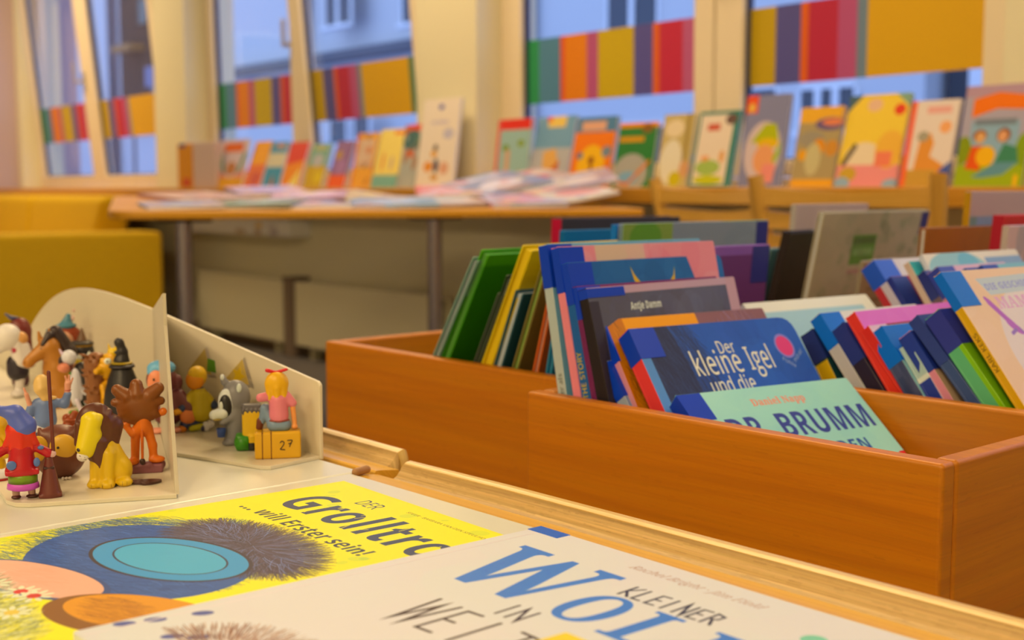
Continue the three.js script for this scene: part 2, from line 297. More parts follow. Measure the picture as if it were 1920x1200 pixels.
// ---------- printed covers ----------
// an atlas page holds 64 covers of 256 x 256: the front fills the right 208 pixels, the spine the left 44
let page = null;
function newPage() { const c = document.createElement('canvas'); c.width = c.height = 2048; const t = new THREE.CanvasTexture(c); t.colorSpace = THREE.SRGBColorSpace; t.anisotropy = 4; return { c, g: c.getContext('2d'), t, k: 0, m: new THREE.MeshPhysicalMaterial({ map: t, roughness: .42, specularIntensity: .6, clearcoat: .08, clearcoatRoughness: .25 }) }; }
function brush(g, ox, oy, w, h, list) {                            // a cover as a list of strokes in cover widths and heights
  g.save(); g.beginPath(); g.rect(ox, oy, w, h); g.clip(); g.translate(ox, oy);
  for (const [k, ...a] of list) {
    if (k === 'f') { g.fillStyle = css(a[0]); g.fillRect(-2, -2, w + 4, h + 4); }
    else if (k === 'r') { g.fillStyle = css(a[4]); g.fillRect(a[0] * w, a[1] * h, a[2] * w, a[3] * h); }
    else if (k === 'e') { g.fillStyle = css(a[4]); g.beginPath(); g.ellipse(a[0] * w, a[1] * h, a[2] * w, a[3] * h, a[5] ?? 0, 0, 6.3); g.fill(); }
    else if (k === 'p') { g.fillStyle = css(a[1]); g.beginPath(); for (const [x, y] of a[0]) g.lineTo(x * w, y * h); g.fill(); }
    else if (k === 's') { g.strokeStyle = css(a[1]); g.lineWidth = a[2] * w; g.lineCap = g.lineJoin = 'round'; g.beginPath(); for (const [x, y] of a[0]) g.lineTo(x * w, y * h); g.stroke(); }
    else if (k === 't') { g.fillStyle = css(a[4]); g.font = `${a[6] ?? ''} ${a[3] * h}px ${a[5] ?? 'sans-serif'}`; g.textBaseline = 'alphabetic'; g.textAlign = a[8] ?? 'center'; g.save(); g.translate(a[1] * w, a[2] * h); g.rotate(a[7] ?? 0); g.fillText(a[0], 0, 0); g.restore(); }
    else if (k === 'w') { g.fillStyle = css(a[5]); g.font = `${a[6] ?? ''} ${a[3] * h}px ${a[7] ?? 'sans-serif'}`; g.textBaseline = 'alphabetic'; g.textAlign = 'left'; g.save(); g.translate(a[1] * w, a[2] * h); g.rotate(a[8] ?? 0); g.scale(a[4] * w / g.measureText(a[0]).width, 1); g.fillText(a[0], 0, 0); g.restore(); }
    else if (k === 'n') for (let i = 0; i < a[0]; i++) { g.globalAlpha = rr(.1, a[4] ?? .5); g.fillStyle = css(a[1][Math.floor(rnd() * a[1].length)]); const s = rr(a[2], a[3]); g.beginPath(); g.ellipse(rnd() * w, rnd() * h, s * w, s * h * rr(.4, 1.2), rnd() * 3, 0, 6.3); g.fill(); g.globalAlpha = 1; }
    else if (k === 'h') for (let i = 0; i < a[0]; i++) { // hair strokes inside an ellipse, combed by an angle
      const [cx, cy, rx, ry, cols, len, ang, spread] = a.slice(1); const q = rnd() * 6.283, r = Math.sqrt(rnd()); const x = (cx + rx * r * Math.cos(q)) * w, y = (cy + ry * r * Math.sin(q)) * h;
      const th = ang === null ? q + rr(-spread, spread) : ang + rr(-spread, spread); g.globalAlpha = rr(.3, .9); g.strokeStyle = css(cols[Math.floor(rnd() * cols.length)]); g.lineWidth = rr(.6, 2) * w / 900; g.beginPath(); g.moveTo(x, y); g.quadraticCurveTo(x + len * w * .5 * Math.cos(th + .2), y + len * w * .5 * Math.sin(th + .2), x + len * w * Math.cos(th), y + len * w * Math.sin(th)); g.stroke(); g.globalAlpha = 1;
    }
  }
  g.restore();
}
function cover(front, spine) {                                     // returns the material and the two uv windows
  if (!page || page.k === 64) page = newPage();
  const x = (page.k % 8) * 256, y = Math.floor(page.k / 8) * 256; page.k++;
  page.g.fillStyle = css(spine?.[0]?.[1] ?? front[0][1]); page.g.fillRect(x, y, 256, 256);
  brush(page.g, x + 48, y, 208, 256, front);
  if (spine) spineText(page.g, x, y, 44, 256, spine);
  const U = (a) => (x + a) / 2048, V = (b) => 1 - (y + b) / 2048;
  return { m: page.m, f: [U(50), U(254), V(254), V(2)], s: [U(2), U(42), V(254), V(2)] };
}
function spineText(g, x, y, w, h, list) {                          // the spine reads from the foot up or the head down
  g.save(); g.beginPath(); g.rect(x, y, w, h); g.clip(); brush(g, x, y, w, h, list.filter((q) => q[0] !== 'v'));
  for (const [k, text, at, size, colour, font] of list) if (k === 'v') { g.save(); g.translate(x + w * .5, y + at * h); g.rotate(-Math.PI / 2); g.scale(h / w * .042, 1); g.fillStyle = css(colour); g.font = `${size * w}px ${font ?? 'sans-serif'}`; g.textBaseline = 'middle'; g.fillText(text, 0, 0); g.restore(); }
  g.restore();
}
function bigCover(w, h, front, spine) {
  const t = canvasTex(w, h, (g) => { g.fillStyle = css(spine?.[0]?.[1] ?? front[0][1]); g.fillRect(0, 0, w, h); brush(g, w * .12, 0, w * .88, h, front); if (spine) spineText(g, 0, 0, w * .11, h, spine); });
  return { m: new THREE.MeshPhysicalMaterial({ map: t, roughness: .42, specularIntensity: .55, clearcoat: .06, clearcoatRoughness: .25 }), f: [.122, .998, .002, .998], s: [.002, .108, .002, .998] };
}
// ---------- books ----------
const PAGES = paint('#e8d6b4', .8), BLUE = paint('#243f98', .38, 1, { specularIntensity: .6 }), BLUE_LIGHT = paint('#2a6cc4', .35, 1, { specularIntensity: .6 });
function board(w, h, d, r) {                                       // a cover board with rounded outer corners: y 0..h, z 0..-w, x 0..-d
  const s = new THREE.Shape(); s.moveTo(0, 0); s.lineTo(w - r, 0); s.quadraticCurveTo(w, 0, w, r); s.lineTo(w, h - r); s.quadraticCurveTo(w, h, w - r, h); s.lineTo(0, h);
  const g = new THREE.ExtrudeGeometry(s, { depth: d - .0008, bevelEnabled: true, bevelSize: .0003, bevelThickness: .0004, bevelSegments: 1, curveSegments: 4 });
  g.applyMatrix4(new THREE.Matrix4().makeBasis(new THREE.Vector3(0, 0, -1), new THREE.Vector3(0, 1, 0), new THREE.Vector3(1, 0, 0)));
  return g.translate(-d + .0004, 0, 0);
}
function bookMeshes(o, { w, h, t, art, full = h, flip, round = .002, soft, label = [], labelColour, paper }) {
  const d = soft ? .0009 : .0022, foot = (q) => [q[0], q[1], q[3] - (q[3] - q[2]) * h / full, q[3]], lay = { m: art.m, f: foot(art.f), s: foot(art.s) };
  const list = [board(w, h, d, round), board(w, h, d, round).translate(-t + d, 0, 0), box(-t + d * .3, -d * .3, 0, h, -d, .0001)];
  const g = join(list), p = g.attributes.position, n = g.attributes.normal, uv = g.attributes.uv;
  for (let i = 0; i < p.count; i++) {
    const nx = n.getX(i), nz = n.getZ(i);
    if (nz > .6) { const a = (p.getX(i) + t) / t; uv.setXY(i, lay.s[0] + (lay.s[1] - lay.s[0]) * a, lay.s[2] + (lay.s[3] - lay.s[2]) * p.getY(i) / h); }
    else { let a = Math.min(1, Math.max(0, -p.getZ(i) / w)); if (p.getX(i) < -t / 2) a = nx < -.5 ? 1 - a : a; uv.setXY(i, lay.f[0] + (lay.f[1] - lay.f[0]) * a, lay.f[2] + (lay.f[3] - lay.f[2]) * Math.min(1, Math.max(0, p.getY(i) / h))); }
  }
  const c = obj('cover', g, lay.m, o);
  const in_ = soft ? .0004 : .003;
  obj('pages', box(-t + d, -d, in_, h - in_, -w + in_, -d), paper ? paint(paper, .8) : PAGES, o);
  for (const [y0, y1, wrap = .03] of label) {
    const e = .0005, bl = labelColour ?? BLUE;
    obj('label', [box(0, e, y0, y1, -wrap, e), box(-t - e, 0, y0, y1, 0.0001, e), box(-t - e, -t, y0, y1, -wrap, e)], bl, o);
  }
  if (flip) { o.children.forEach((m) => { m.geometry = m.geometry.clone(); m.geometry.scale(-1, 1, -1).translate(-t, 0, -w); }); }
  return o;
}
// a book in a trough, given by the upper end of the edge between spine and front cover
function troughBook(label, u, y, n, lean, yaw, w, h, t, art, opt = {}) {
  const b = thing('picture_book', label, 'book', opt.group);
  const th = -THREE.MathUtils.degToRad(yaw), le = THREE.MathUtils.degToRad(lean), dx = h * Math.sin(le);
  b.position.copy(atUnit(u - dx * Math.cos(th), y - h * Math.cos(le), n + dx * Math.sin(th)));
  b.rotation.set(0, UNIT + th, -le, 'YXZ');
  return bookMeshes(b, { w, h, t, art, ...opt });
}
const plain = (front, spine, extra = []) => cover([['f', front], ...extra], [['f', spine ?? front]]);
const FIELD = (c, s) => [['n', 40, c, .02, .12, .5]];
const top = (h, d = .034) => [[h - d, h - .0005]];

// front row of the right trough, from the left end toward the viewer
const R1 = -.798;
troughBook('pale spined book with a light teal cover, rearmost at the left of the near trough', -0.855, 0.77, R1, -11.4, 1, 0.21, .31, .0115, cover([['f', '#7fa8a8'], ['n', 30, ['#8fb5b0', '#6f9a9c'], .05, .2]], [['f', '#dccf9e'], ['r', 0, 0, 1, .62, '#b9b79a'], ['v', 'Nix ist besser als', .58, .62, '#4c4636'], ['v', 'Audus', .97, .6, '#4c4636']]), { label: top(.31, .04) });
troughBook('pink spined book with a pink and cream patterned cover', -0.841, 0.768, R1 - .0005, -13.2, 2, 0.21, .307, .0095, cover([['f', '#e58a80'], ['r', .22, 0, .3, .25, '#dcb488'], ['n', 40, ['#e8a090', '#e07a78'], .03, .14]], [['f', '#e8857c'], ['v', 'Vanesa Pérez-Sauquillo / Miriam Cordo', .97, .6, '#a84450']]), { label: top(.307, .042) });
troughBook('blue book with a pair of yellow horns on its cover', -0.829, 0.754, R1 - .001, -14.2, -1, 0.22, .295, .0115, bigCover(512, 512, [['f', '#2f5f86'], ['n', 160, ['#2a5478', '#376c92', '#3f6f90'], .02, .1, .35], ['p', [[.372, .022], [.39, .05], [.42, .075], [.46, .083], [.46, .097], [.41, .095], [.385, .07]], '#e8b02a'], ['p', [[.66, .03], [.645, .06], [.615, .08], [.57, .087], [.57, .1], [.62, .098], [.65, .075]], '#e8b02a'], ['r', .46, .083, .11, .016, '#6b4a28'], ['t', 'TWO', .515, .1, .018, '#e8b02a', 'serif', 'bold']], [['f', '#3f86a0'], ['r', 0, 0, 1, .42, '#2c5a84'], ['v', 'THE STORY', .42, .7, '#e8b02a'], ['v', 'kleine Cowboy', .9, .75, '#d8dcd8']]), { label: top(.295, .038), round: .008 });
troughBook('thin dark magenta book with red lettering on its spine', -0.8185, 0.733, R1 - .002, -14.6, -1, 0.2, .275, .006, cover([['f', '#7a2a50'], ['n', 20, ['#8a3458'], .05, .1]], [['f', '#6f2446'], ['v', 'teddy ist weg!', .66, .8, '#e8503a']]), { label: top(.275, .03) });
troughBook('dark grey book with a dusty pink border and small white author name', -0.807, 0.732, R1 - .003, -16.2, -2.5, 0.22, .288, .0145, bigCover(768, 768, [['f', '#5f5752'], ['n', 200, ['#6f6a6c', '#4f443e', '#5c5660', '#58493c'], .03, .14, .4], ['r', 0, 0, 1, .026, '#c79c92'], ['r', .925, 0, .075, 1, '#c9998c'], ['w', 'Antje Damm', .25, .083, .034, .2, '#eadfcb', 'bold'], ['r', 0, .045, .06, 1, '#3c302c']], [['f', '#241c1a'], ['v', 'Antje Damm', .92, .62, '#e8dccc']]), { label: [[.279, .2875, .05]] });
troughBook('small grey spined book with a blue label, low beside the tiger patterned book', -0.788, 0.668, -.81, -37, 2, 0.144, .24, .012, plain('#8a9296', '#a9a79c', [['v', 'Die', .8, .6, '#7a6a60']]), { label: top(.24, .036) });
troughBook('orange book with a tiger stripe pattern and a pink spine', -0.802, 0.703, -.817, -34, 6, 0.205, .285, .016, bigCover(512, 512, [['f', '#f09a2c'], ['r', .55, 0, .5, 1, '#8a5a52'], ['h', 900, .8, .3, .24, .34, ['#a08aa8', '#5a3a4c', '#c08a70', '#7a5a70'], .07, 1.2, .4], ['r', 0, 0, .11, 1, '#c9731c'], ['h', 700, .055, .5, .05, .5, ['#4a2208', '#6a3410', '#e8932c'], .05, 1.0, .5]], [['f', '#d88a80'], ['v', 'Kleiner Tiger so wild', .9, .6, '#b05a50']]), { label: [[.243, .2845, .002]] });
troughBook('dark blue book with cream handwritten title and a pink spot', -0.773, 0.697, -.82, -37.4, 7.5, 0.2, .285, .0165, bigCover(1024, 1024, [['f', '#2c4f94'], ['n', 260, ['#2a4a88', '#35599c', '#2f5596', '#3a62a4'], .03, .16, .3], ['e', .06, .25, .2, .4, '#232a44'], ['h', 5200, .12, .3, .27, .5, ['#1c2238', '#262c44', '#323c58', '#1a2036', '#3c4a6c'], .1, 1.2, .35], ['e', 1.0, .62, .13, .13, '#4a2c44'], ['r', 0, 0, .055, 1, '#5f86bc'],
  ...[['Der', .0905, .0335, .0185, .0222], ['kleine', .0535, .0545, .034, .0595], ['Igel', .1205, .0535, .034, .033], ['und die', .063, .0745, .0235, .055]].map(([s, x, y, z, q]) => ['w', s, x / .2, y / .285, z / .285, q / .2, '#f0dcb0', '']),
  ['e', .876, .112, .058, .047, '#8a7ac0'], ['e', .876, .112, .048, .038, '#d8486c'], ['w', 'Fühle', .82, .163, .022, .075, '#a8a8c8', '', 'sans-serif', .55], ['w', 'mich an!', .895, .178, .022, .09, '#a8a8c8', '', 'sans-serif', -.5], ['s', [[.1, .02], [.125, .05], [.13, .09]], '#8a8a98', .008], ['s', [[.085, .035], [.105, .06], [.108, .09]], '#8a8a98', .008]], [['f', '#e0483c'], ['v', 'JANN UND DIE PONYS', .92, .55, '#f0c0a8', 'serif']]), { label: [[.254, .2845, .028]], round: .016 });
troughBook('light teal book with dark blue capital letters, frontmost in the near trough', -0.712, 0.6455, -.815, -52, 10.5, 0.2, 0.165, .0135, bigCover(1024, 1024, [['f', '#a6cdc4'], ['n', 80, ['#aed2ca', '#9ec6be'], .08, .3, .3],
  ['w', 'Daniel Napp', .0724 / .2, .0216 / .165, .0107 / .165, .062 / .2, '#ee7a5a', 'bold', 'serif'], ['w', 'DR. BRUMM', .029 / .2, .0597 / .165, .038 / .165, .1655 / .2, '#38407e', 'bold'], ['w', 'DEN', .131 / .2, .0843 / .165, .0187 / .165, .038 / .2, '#2f4a88', 'bold'], ['e', .985, .61, .05, .06, '#d83030']], [['f', '#8fc4b8']]), { label: [[.134, .1645, .025]] });

// second row of the right trough
const R2 = -1.044;
troughBook('book with a white border and pale blue cover in the second row', -0.823, 0.703, R2, -45.8, 4.5, 0.2, .27, .006, cover([['f', '#ead9c4'], ['r', .08, .06, .82, .5, '#a9bcc4'], ['r', .08, .56, .82, .4, '#e0c898']], [['f', '#e6d2b8']]), { label: [] });
troughBook('dark green book with a blue and a yellow band on the spine', -0.737, 0.684, R2, -33.4, 3, 0.12, .25, .0165, cover([['f', '#1f3f3a']], [['f', '#1c342c'], ['r', 0, .14, 1, .14, '#d8a82c'], ['r', 0, .3, 1, .2, '#2c3a7c'], ['r', 0, .52, 1, .2, '#5fa090']]), { label: top(.25, .032), labelColour: paint('#24305c', .4) });
troughBook('beige spined book with a bright blue label', -0.729, 0.7, R2, -39.3, 3, 0.16, .262, .0135, cover([['f', '#e4d4c0']], [['f', '#c4b49a'], ['r', 0, .45, 1, .5, '#7a9a98'], ['v', 'Sommer', .6, .6, '#6a5a48']]), { label: top(.262, .036), labelColour: BLUE_LIGHT });
troughBook('black spined book with LEDER lettering under a dark blue label', -0.702, 0.693, R2, -38.8, 3, 0.14, .262, .0175, cover([['f', '#2c2430']], [['f', '#2c2028'], ['v', 'LEDER', .42, .8, '#b89a78']]), { label: top(.262, .04), labelColour: paint('#2c3464', .35) });
troughBook('tall bright red spined book with a pink cover', -0.69, 0.704, R2 - .001, -36.7, 1, 0.17, .275, .0125, cover([['f', '#e070a8'], ['n', 20, ['#e880b0', '#d8609c'], .1, .3, .4]], [['f', '#e2452e']]), { label: [] });
troughBook('red book with yellow lettering on the spine beside the pink cover', -0.674, 0.692, R2, -41, 1, 0.15, .26, .0125, cover([['f', '#9a2418'], ['r', .0, 0, .2, .2, '#e0b0a8']], [['f', '#d83c28'], ['v', 'Kabarsa · Rosa Valen', .9, .55, '#e8b070']]), { label: [] });
troughBook('book with a large blue label and pale blue cover between red and white spines', -0.66, 0.693, R2, -38.5, 4, 0.12, .258, .017, cover([['f', '#a8c8cc']], [['f', '#4a4a5c'], ['r', 0, .2, .5, .15, '#3c4258'], ['n', 30, ['#5c5a68', '#38384a'], .05, .2]]), { label: [[.22, .2575, .05]], labelColour: BLUE_LIGHT });
troughBook('white spined book with black lettering, lower blue band and grey top', -0.63, 0.681, R2, -37, 4, 0.1, 0.245, .014, cover([['f', '#d8ccb4']], [['f', '#e8dcbc'], ['r', 0, 0, 1, .14, '#b8c0a0'], ['r', 0, .16, 1, .22, '#323c7c'], ['v', 'kunst weltt', .95, .5, '#3a3430']]), { label: [] });
troughBook('salmon pink spined book under a dark blue label', -0.63, 0.691, R2, -38.5, 2, 0.1, 0.25, .0145, cover([['f', '#c8a070']], [['f', '#d84a68'], ['r', 0, 0, 1, .5, '#e08a84'], ['v', 'Das Kind Tasch', .85, .6, '#f0b0a8']]), { label: top(.25, .042), labelColour: paint('#2a3878', .4) });
troughBook('slate blue spined book with silver capital lettering', -0.623, 0.706, R2, -42, 2, 0.12, 0.22, .0115, cover([['f', '#3c4868']], [['f', '#44506c'], ['v', 'NIALL HALFAX VSCL', .85, .7, '#a8a8a4']]), { label: top(.22, .05), labelColour: paint('#323c6c', .4) });
troughBook('book with a wide light green spine under a dark blue label', -0.602, 0.713, R2, -40.2, 2, 0.13, 0.2, .0175, cover([['f', '#8cb41c']], [['f', '#6fae6a'], ['r', .72, 0, .28, 1, '#92ba20'], ['r', 0, .86, 1, .14, '#d8b888'], ['v', 'MILO UND LENNE', .8, .5, '#a8c09a']]), { label: top(.2, .038), labelColour: paint('#323474', .4) });
troughBook('large cream book with a pink giraffe like drawing and a yellow spine', -0.604, 0.746, -1.048, -38.2, 4, 0.2, 0.21, .0085, bigCover(768, 768, [['f', '#eec08c'], ['n', 60, ['#eabc8a', '#f2c898'], .06, .2, .4], ['e', .52, .34, .36, .26, '#e8ccb4'], ['p', [[.226, .036], [.9, .024], [.93, .085], [.27, .1]], '#c8c4dc'], ['w', 'DIE GESCHICHTE VON', .26, .082, .034, .62, '#9a94c4', 'bold', 'sans-serif', -.02], ['w', 'MAMA MUH', .275, .152, .062, .6, '#e0a0ac', 'bold', 'serif'],
  ['s', [[.22, .125], [.25, .16], [.275, .19], [.3, .215]], '#b464a0', .035], ['e', .3, .222, .05, .018, '#b868a4', .6], ['s', [[.3, .23], [.25, .243]], '#9a70a0', .014], ['s', [[.33, .23], [.345, .247]], '#9a70a0', .014], ['e', .22, .122, .028, .012, '#b464a0', .8], ['e', .86, .34, .42, .13, '#4a7c9c']], [['f', '#e0a414'], ['v', 'KARL KEKS', .36, .7, '#6a4a18']]), { full: .29, label: [[.172, .2095, .03]], labelColour: BLUE_LIGHT });

// third row of the right trough
const R3 = -1.27;
troughBook('white covered book with a red spine and blue label in the third row', -0.816, 0.74, R3, -37.7, 2, 0.2, .26, .02, cover([['f', '#e2ccbe'], ['n', 20, ['#d0b0a0', '#b8a8b0'], .05, .15]], [['f', '#c8423c'], ['r', .5, 0, .5, 1, '#d8c0b0']]), { label: [[.23, .2595, .035]], labelColour: paint('#3c5cac', .35) });
troughBook('short dark blue book with a red stripe in the third row', -0.793, 0.722, R3, -36, 2, 0.14, .235, .018, cover([['f', '#c22a20']], [['f', '#242444'], ['r', .6, 0, .4, 1, '#20203c']]), { label: top(.235, .05), labelColour: paint('#2c3470', .4) });
troughBook('teal covered book with a beige spine in the third row', -0.771, 0.74, R3, -34.2, 2, 0.16, .26, .008, cover([['f', '#4fa090'], ['p', [[0, .2], [.5, 0], [.7, 0], [.1, .5]], '#dcb088'], ['r', .6, .3, .4, .7, '#5a3a34']], [['f', '#d8b088'], ['v', 'FINDET', .8, .7, '#5a4a3c']]), { label: [] });
for (const [i, u, y, t, c] of [[0, -.752, .727, .012, '#2a2f62'], [1, -.736, .732, .015, '#3a4080'], [2, -.703, .732, .013, '#2f3570'], [3, -.685, .736, .017, '#2c3a80']])
  troughBook(['narrow book with a navy label just right of the teal cover', 'book with a wide glossy navy label, second after the teal cover', 'book with a navy label standing behind the cream giraffe book', 'book with a bright navy label, last of four in the third row'][i], u, y + .004, R3, -37, 2, .14, .24, t, plain(['#c8a898', '#e0a8a0', '#a8b0a8', '#8ab0a4'][i], ['#7a5a50', '#d88a80', '#98a8a8', '#5a8a88'][i]), { label: top(.24, .034), labelColour: paint(c, .35) });
troughBook('large pale cream book with a blue green picture, rearmost in the third row', -0.762, 0.748, R3 - .012, -34, 2, 0.2, .262, .006, cover([['f', '#e8cfa4'], ['e', .3, .1, .3, .1, '#9ab4a0'], ['r', .6, .04, .4, .12, '#8a9aa0'], ['e', .42, .06, .1, .05, '#7aa8a0']], [['f', '#d8c8b0']]), { label: [] });
// fourth row of the right trough
const R4 = -1.5;
troughBook('grey green book with a painted fir forest and a green picture on its cover', -1.048 + .005, .787, R4, 11.3, -3, 0.3, .34, .01, bigCover(768, 1024, [['f', '#b8a274'], ['n', 90, ['#b09a6c', '#c0aa7c', '#a89468'], .06, .2, .3], ['r', .3, .1, .22, .13, '#6a8a3c'], ['r', .31, .11, .2, .03, '#5a6a34'], ['r', .32, .16, .18, .03, '#8aa458'], ['r', .3, .25, .2, .022, '#b48a6c'],
  ...Array.from({ length: 26 }, (_, i) => { const x = ((i * 37) % 100) / 100, y = .42 + ((i * 53) % 40) / 100, s = .03 + ((i * 17) % 10) / 250; return ['p', [[x, y - s * 1.6], [x + s * .5, y + s * 2.4], [x - s * .5, y + s * 2.4]], ['#6a7244', '#7c8050', '#5c6a40', '#8a8658'][i % 4]]; }), ['n', 160, ['#6c7448', '#808452', '#5c643c'], .01, .04, .3]], [['f', '#a8966a']]), { flip: true, label: [[.303, .338, .022]], labelColour: paint('#26285e', .45) });
troughBook('black book leaning beside the grey green forest book', -1.1, .758, R4, 12.9, -9, .092, .31, .0125, plain('#261a16', '#2c201a'), { paper: '#3a2c24', label: [] });
troughBook('narrow teal and yellow book half hidden left of the black book', -1.134, .733, R4, 11, -9, .12, .28, .009, plain('#6a8c7c', '#8a9a5a'), { label: [] });
troughBook('beige book with lines of text leaning in front of the forest book', -.958, .724, R4 + .03, 9, -9, .11, .27, .006, cover([['f', '#a88c62'], ...Array.from({ length: 9 }, (_, i) => ['r', .2, .08 + i * .06, .6, .014, '#8a7450'])], [['f', '#a08a62']]), { label: [] });
troughBook('brown book with a blue corner label behind the navy labelled spines', -.886, .7695, R4, 4, 0, 0.206, .33, .01, cover([['f', '#a0642a'], ['n', 40, ['#98602a', '#a86c2e', '#8c5824'], .08, .2, .4], ['r', .1, .32, .5, .02, '#c8945c']], [['f', '#a86a30']]), { flip: true, label: [[.292, .329, .022]], labelColour: paint('#3a3470', .45) });
troughBook('red book with a small pale picture book in front, at the right edge', -0.781, 0.787, R4, 5, -4, 0.19, .33, .014, plain('#c22c22', '#b02a2c'), { label: [] });
troughBook('small pale pink patterned book in front of the red book', -0.768, 0.775, -1.488, 4, -3, 0.16, .3, .008, cover([['f', '#d8b098'], ['n', 40, ['#c8544c', '#5a7a7c', '#e0c8ac'], .03, .1, .9]], [['f', '#c8a884']]), { label: [] });
troughBook('large book with a beige and grey blue cover high at the right edge', -0.891, 0.8165, -1.62, 3, -4, 0.24, .36, .01, cover([['f', '#c0a08a'], ['r', 0, .1, 1, .2, '#8a9498'], ['r', 0, .1, .1, .2, '#7a8a74'], ['r', 0, .3, 1, .7, '#c8906c']], [['f', '#c8902c']]), { label: [] });

troughBook('beige book with a bluish corner standing behind the forest book', -1.178, .7965, -1.62, 4, -4, .22, .34, .009, cover([['f', '#c4a284'], ['r', .12, .12, .3, .1, '#7a8c90'], ['n', 20, ['#bc9a7c', '#ccaa8c'], .05, .2, .4]], [['f', '#c8b090']]), { label: [] });
// left trough, first row: books whose fore edges face the viewer
const L1 = -.878;
const EDGE = { flip: true };
troughBook('grey green book leaning right, leftmost in the back left trough', -1.049, .743, L1, 29.3, -6, .19, .315, .0095, plain('#7d9070', '#8a947a'), { flip: true, paper: '#a8a48c' });
troughBook('tall bright green book leaning right in the back left trough', -1.036, .75, L1 - .004, 27.2, -6, .2, .322, .0125, cover([['f', '#5a9a1c'], ['r', 0, .05, 1, 1, '#3f7c1a'], ['n', 20, ['#34701a'], .1, .2, .3]], [['f', '#6aa428']]), { flip: true, paper: '#5c8a34' });
troughBook('small brown edged book in front of the bright green book', -1.008, .708, L1, 25.5, -6, .12, .262, .0085, plain('#4a4a34', '#8a6c50'), { flip: true, paper: '#b0906c' });
troughBook('dark green book behind the small yellow book', -.997, .727, L1 - .002, 24.8, -6, .14, .28, .0085, plain('#2c3a20', '#38402a'), { flip: true, paper: '#7c7a5c' });
troughBook('small yellow book with a beige edge leaning in the back left trough', -.9955 + .012, .708, L1, 23.6, -6, .12, .26, .008, plain('#d8b018', '#c8a020'), { flip: true, paper: '#d0a880' });
troughBook('tall yellow book leaning right in the back left trough', -.966, .757, L1 - .003, 24.5, -7, .16, .315, .0145, plain('#e0b80c', '#dcb418', [['r', 0, .1, 1, .2, '#d8b010']]), { flip: true, paper: '#e0b414' });
troughBook('olive brown book with a green edge right of the tall yellow book', -.946, .742, L1 - .006, 20, -7, .15, .295, .009, plain('#7c6a30', '#8c8a3c'), { flip: true, paper: '#a0b050' });
troughBook('dark teal book with a pale edge leaning in the back left trough', -.974, .712, L1 + .002, 21, -6, .15, .258, .012, plain('#2c4c48', '#4a6460'), { flip: true, paper: '#b8b49c' });
troughBook('book with orange and teal edges just left of the pale spined book', -.928, .728, L1 - .002, 14.5, -7, .16, .272, .008, plain('#c8602c', '#c86030'), { flip: true, paper: '#d8b48c' });
troughBook('teal edged book standing between the orange and the red edges', -.918, .705, L1, 11, -7, .14, .246, .008, plain('#3c7c84', '#4a868c'), { flip: true, paper: '#44787c' });
troughBook('thin red edged book at the right end of the back left trough', -.9085, .69, L1, 8, -7, .14, .228, .007, plain('#b83040', '#b03048'), { flip: true, paper: '#b84858' });
// left trough, second and third rows
const L2 = -1.1;
troughBook('teal blue book standing behind the pale spined book', -1.148, .7685, L2, 3, 0, 0.113, .325, .008, plain('#1a6c88', '#3a8a94'), { flip: true, paper: '#5aa0a4' });
troughBook('blue spined book with a green and grey cover and a blue corner label', -1.046, .779, L2, 3, 0, 0.277, .335, .008, cover([['f', '#8a8f86'], ['r', 0, 0, .32, .2, '#8a9c44'], ['e', .15, .06, .1, .06, '#6a9434'], ['n', 20, ['#7a8480', '#98a094'], .05, .15, .4]], [['f', '#2a7ab0']]), { flip: true, label: [[.297, .334, .024]], labelColour: paint('#283068', .4), paper: '#a8c4b8' });
troughBook('bright blue cover edge just left of the green and grey book', -1.058, .7775, L2 - .001, 3, -9, .05, .33, .008, plain('#1a70a4', '#1c74a8'), { label: [] });
troughBook('purple book with dark text lines and a blue corner label', -.905, .7565, L2, 5, 0, 0.095, .315, .008, cover([['f', '#6c3a5e'], ...Array.from({ length: 7 }, (_, i) => ['r', .15, .22 + i * .09, .6, .03, '#4c2a50']), ['r', 0, .0, 1, .04, '#8a5a8c']], [['f', '#6a3c62']]), { flip: true, label: [[.272, .314, .03]], labelColour: paint('#2c2f66', .4) });
troughBook('book with a bright red spine and a black cover at the back', -1.362, .7765, -1.3, 2, 2, 0.253, .335, .022, plain('#3a3434', '#c82c3c'), { label: [] });

// ---------- books standing on the window sill ----------
const ink = (...c) => c;
function sillBook(label, x, w, h, lean, art, opt = {}) {
  const b = thing('sill_book', label, 'book', null);
  const t = opt.t ?? .014, le = THREE.MathUtils.degToRad(lean);
  // the cover faces the room: book x (cover normal) becomes world z
  b.rotation.set(-le, -Math.PI / 2, 0, 'XYZ'); b.position.set(x, .8272, (opt.z ?? -2.95));
  return bookMeshes(b, { w, h, t, art, ...opt });
}
const sb = (front, spine) => cover(front, [['f', spine ?? front[0][1]]]);
sillBook('white and orange book with green bands, leftmost cover right of the binder', -6.115, .285, .25, 12, sb([['f', '#d8b49c'], ['r', .15, .08, .7, .18, '#e0661c'], ['p', [[.0, .3], [.1, .28], [.3, .7], [.2, .75]], '#5a8a64'], ['p', [[1, .3], [.9, .28], [.7, .7], [.8, .75]], '#5a8a64'], ['e', .5, .6, .2, .14, '#b8733c'], ['p', [[0, .6], [.5, .8], [1, .6], [1, .8], [0, .8]], '#e08a6c'], ['r', 0, .78, 1, .22, '#e09a20']]));
sillBook('orange red book leaning back beside the green banded book', -5.81, .17, .245, 20, sb([['f', '#ee9a24'], ['r', 0, .5, 1, .5, '#e07038'], ['e', .6, .8, .3, .15, '#c8583c']]));
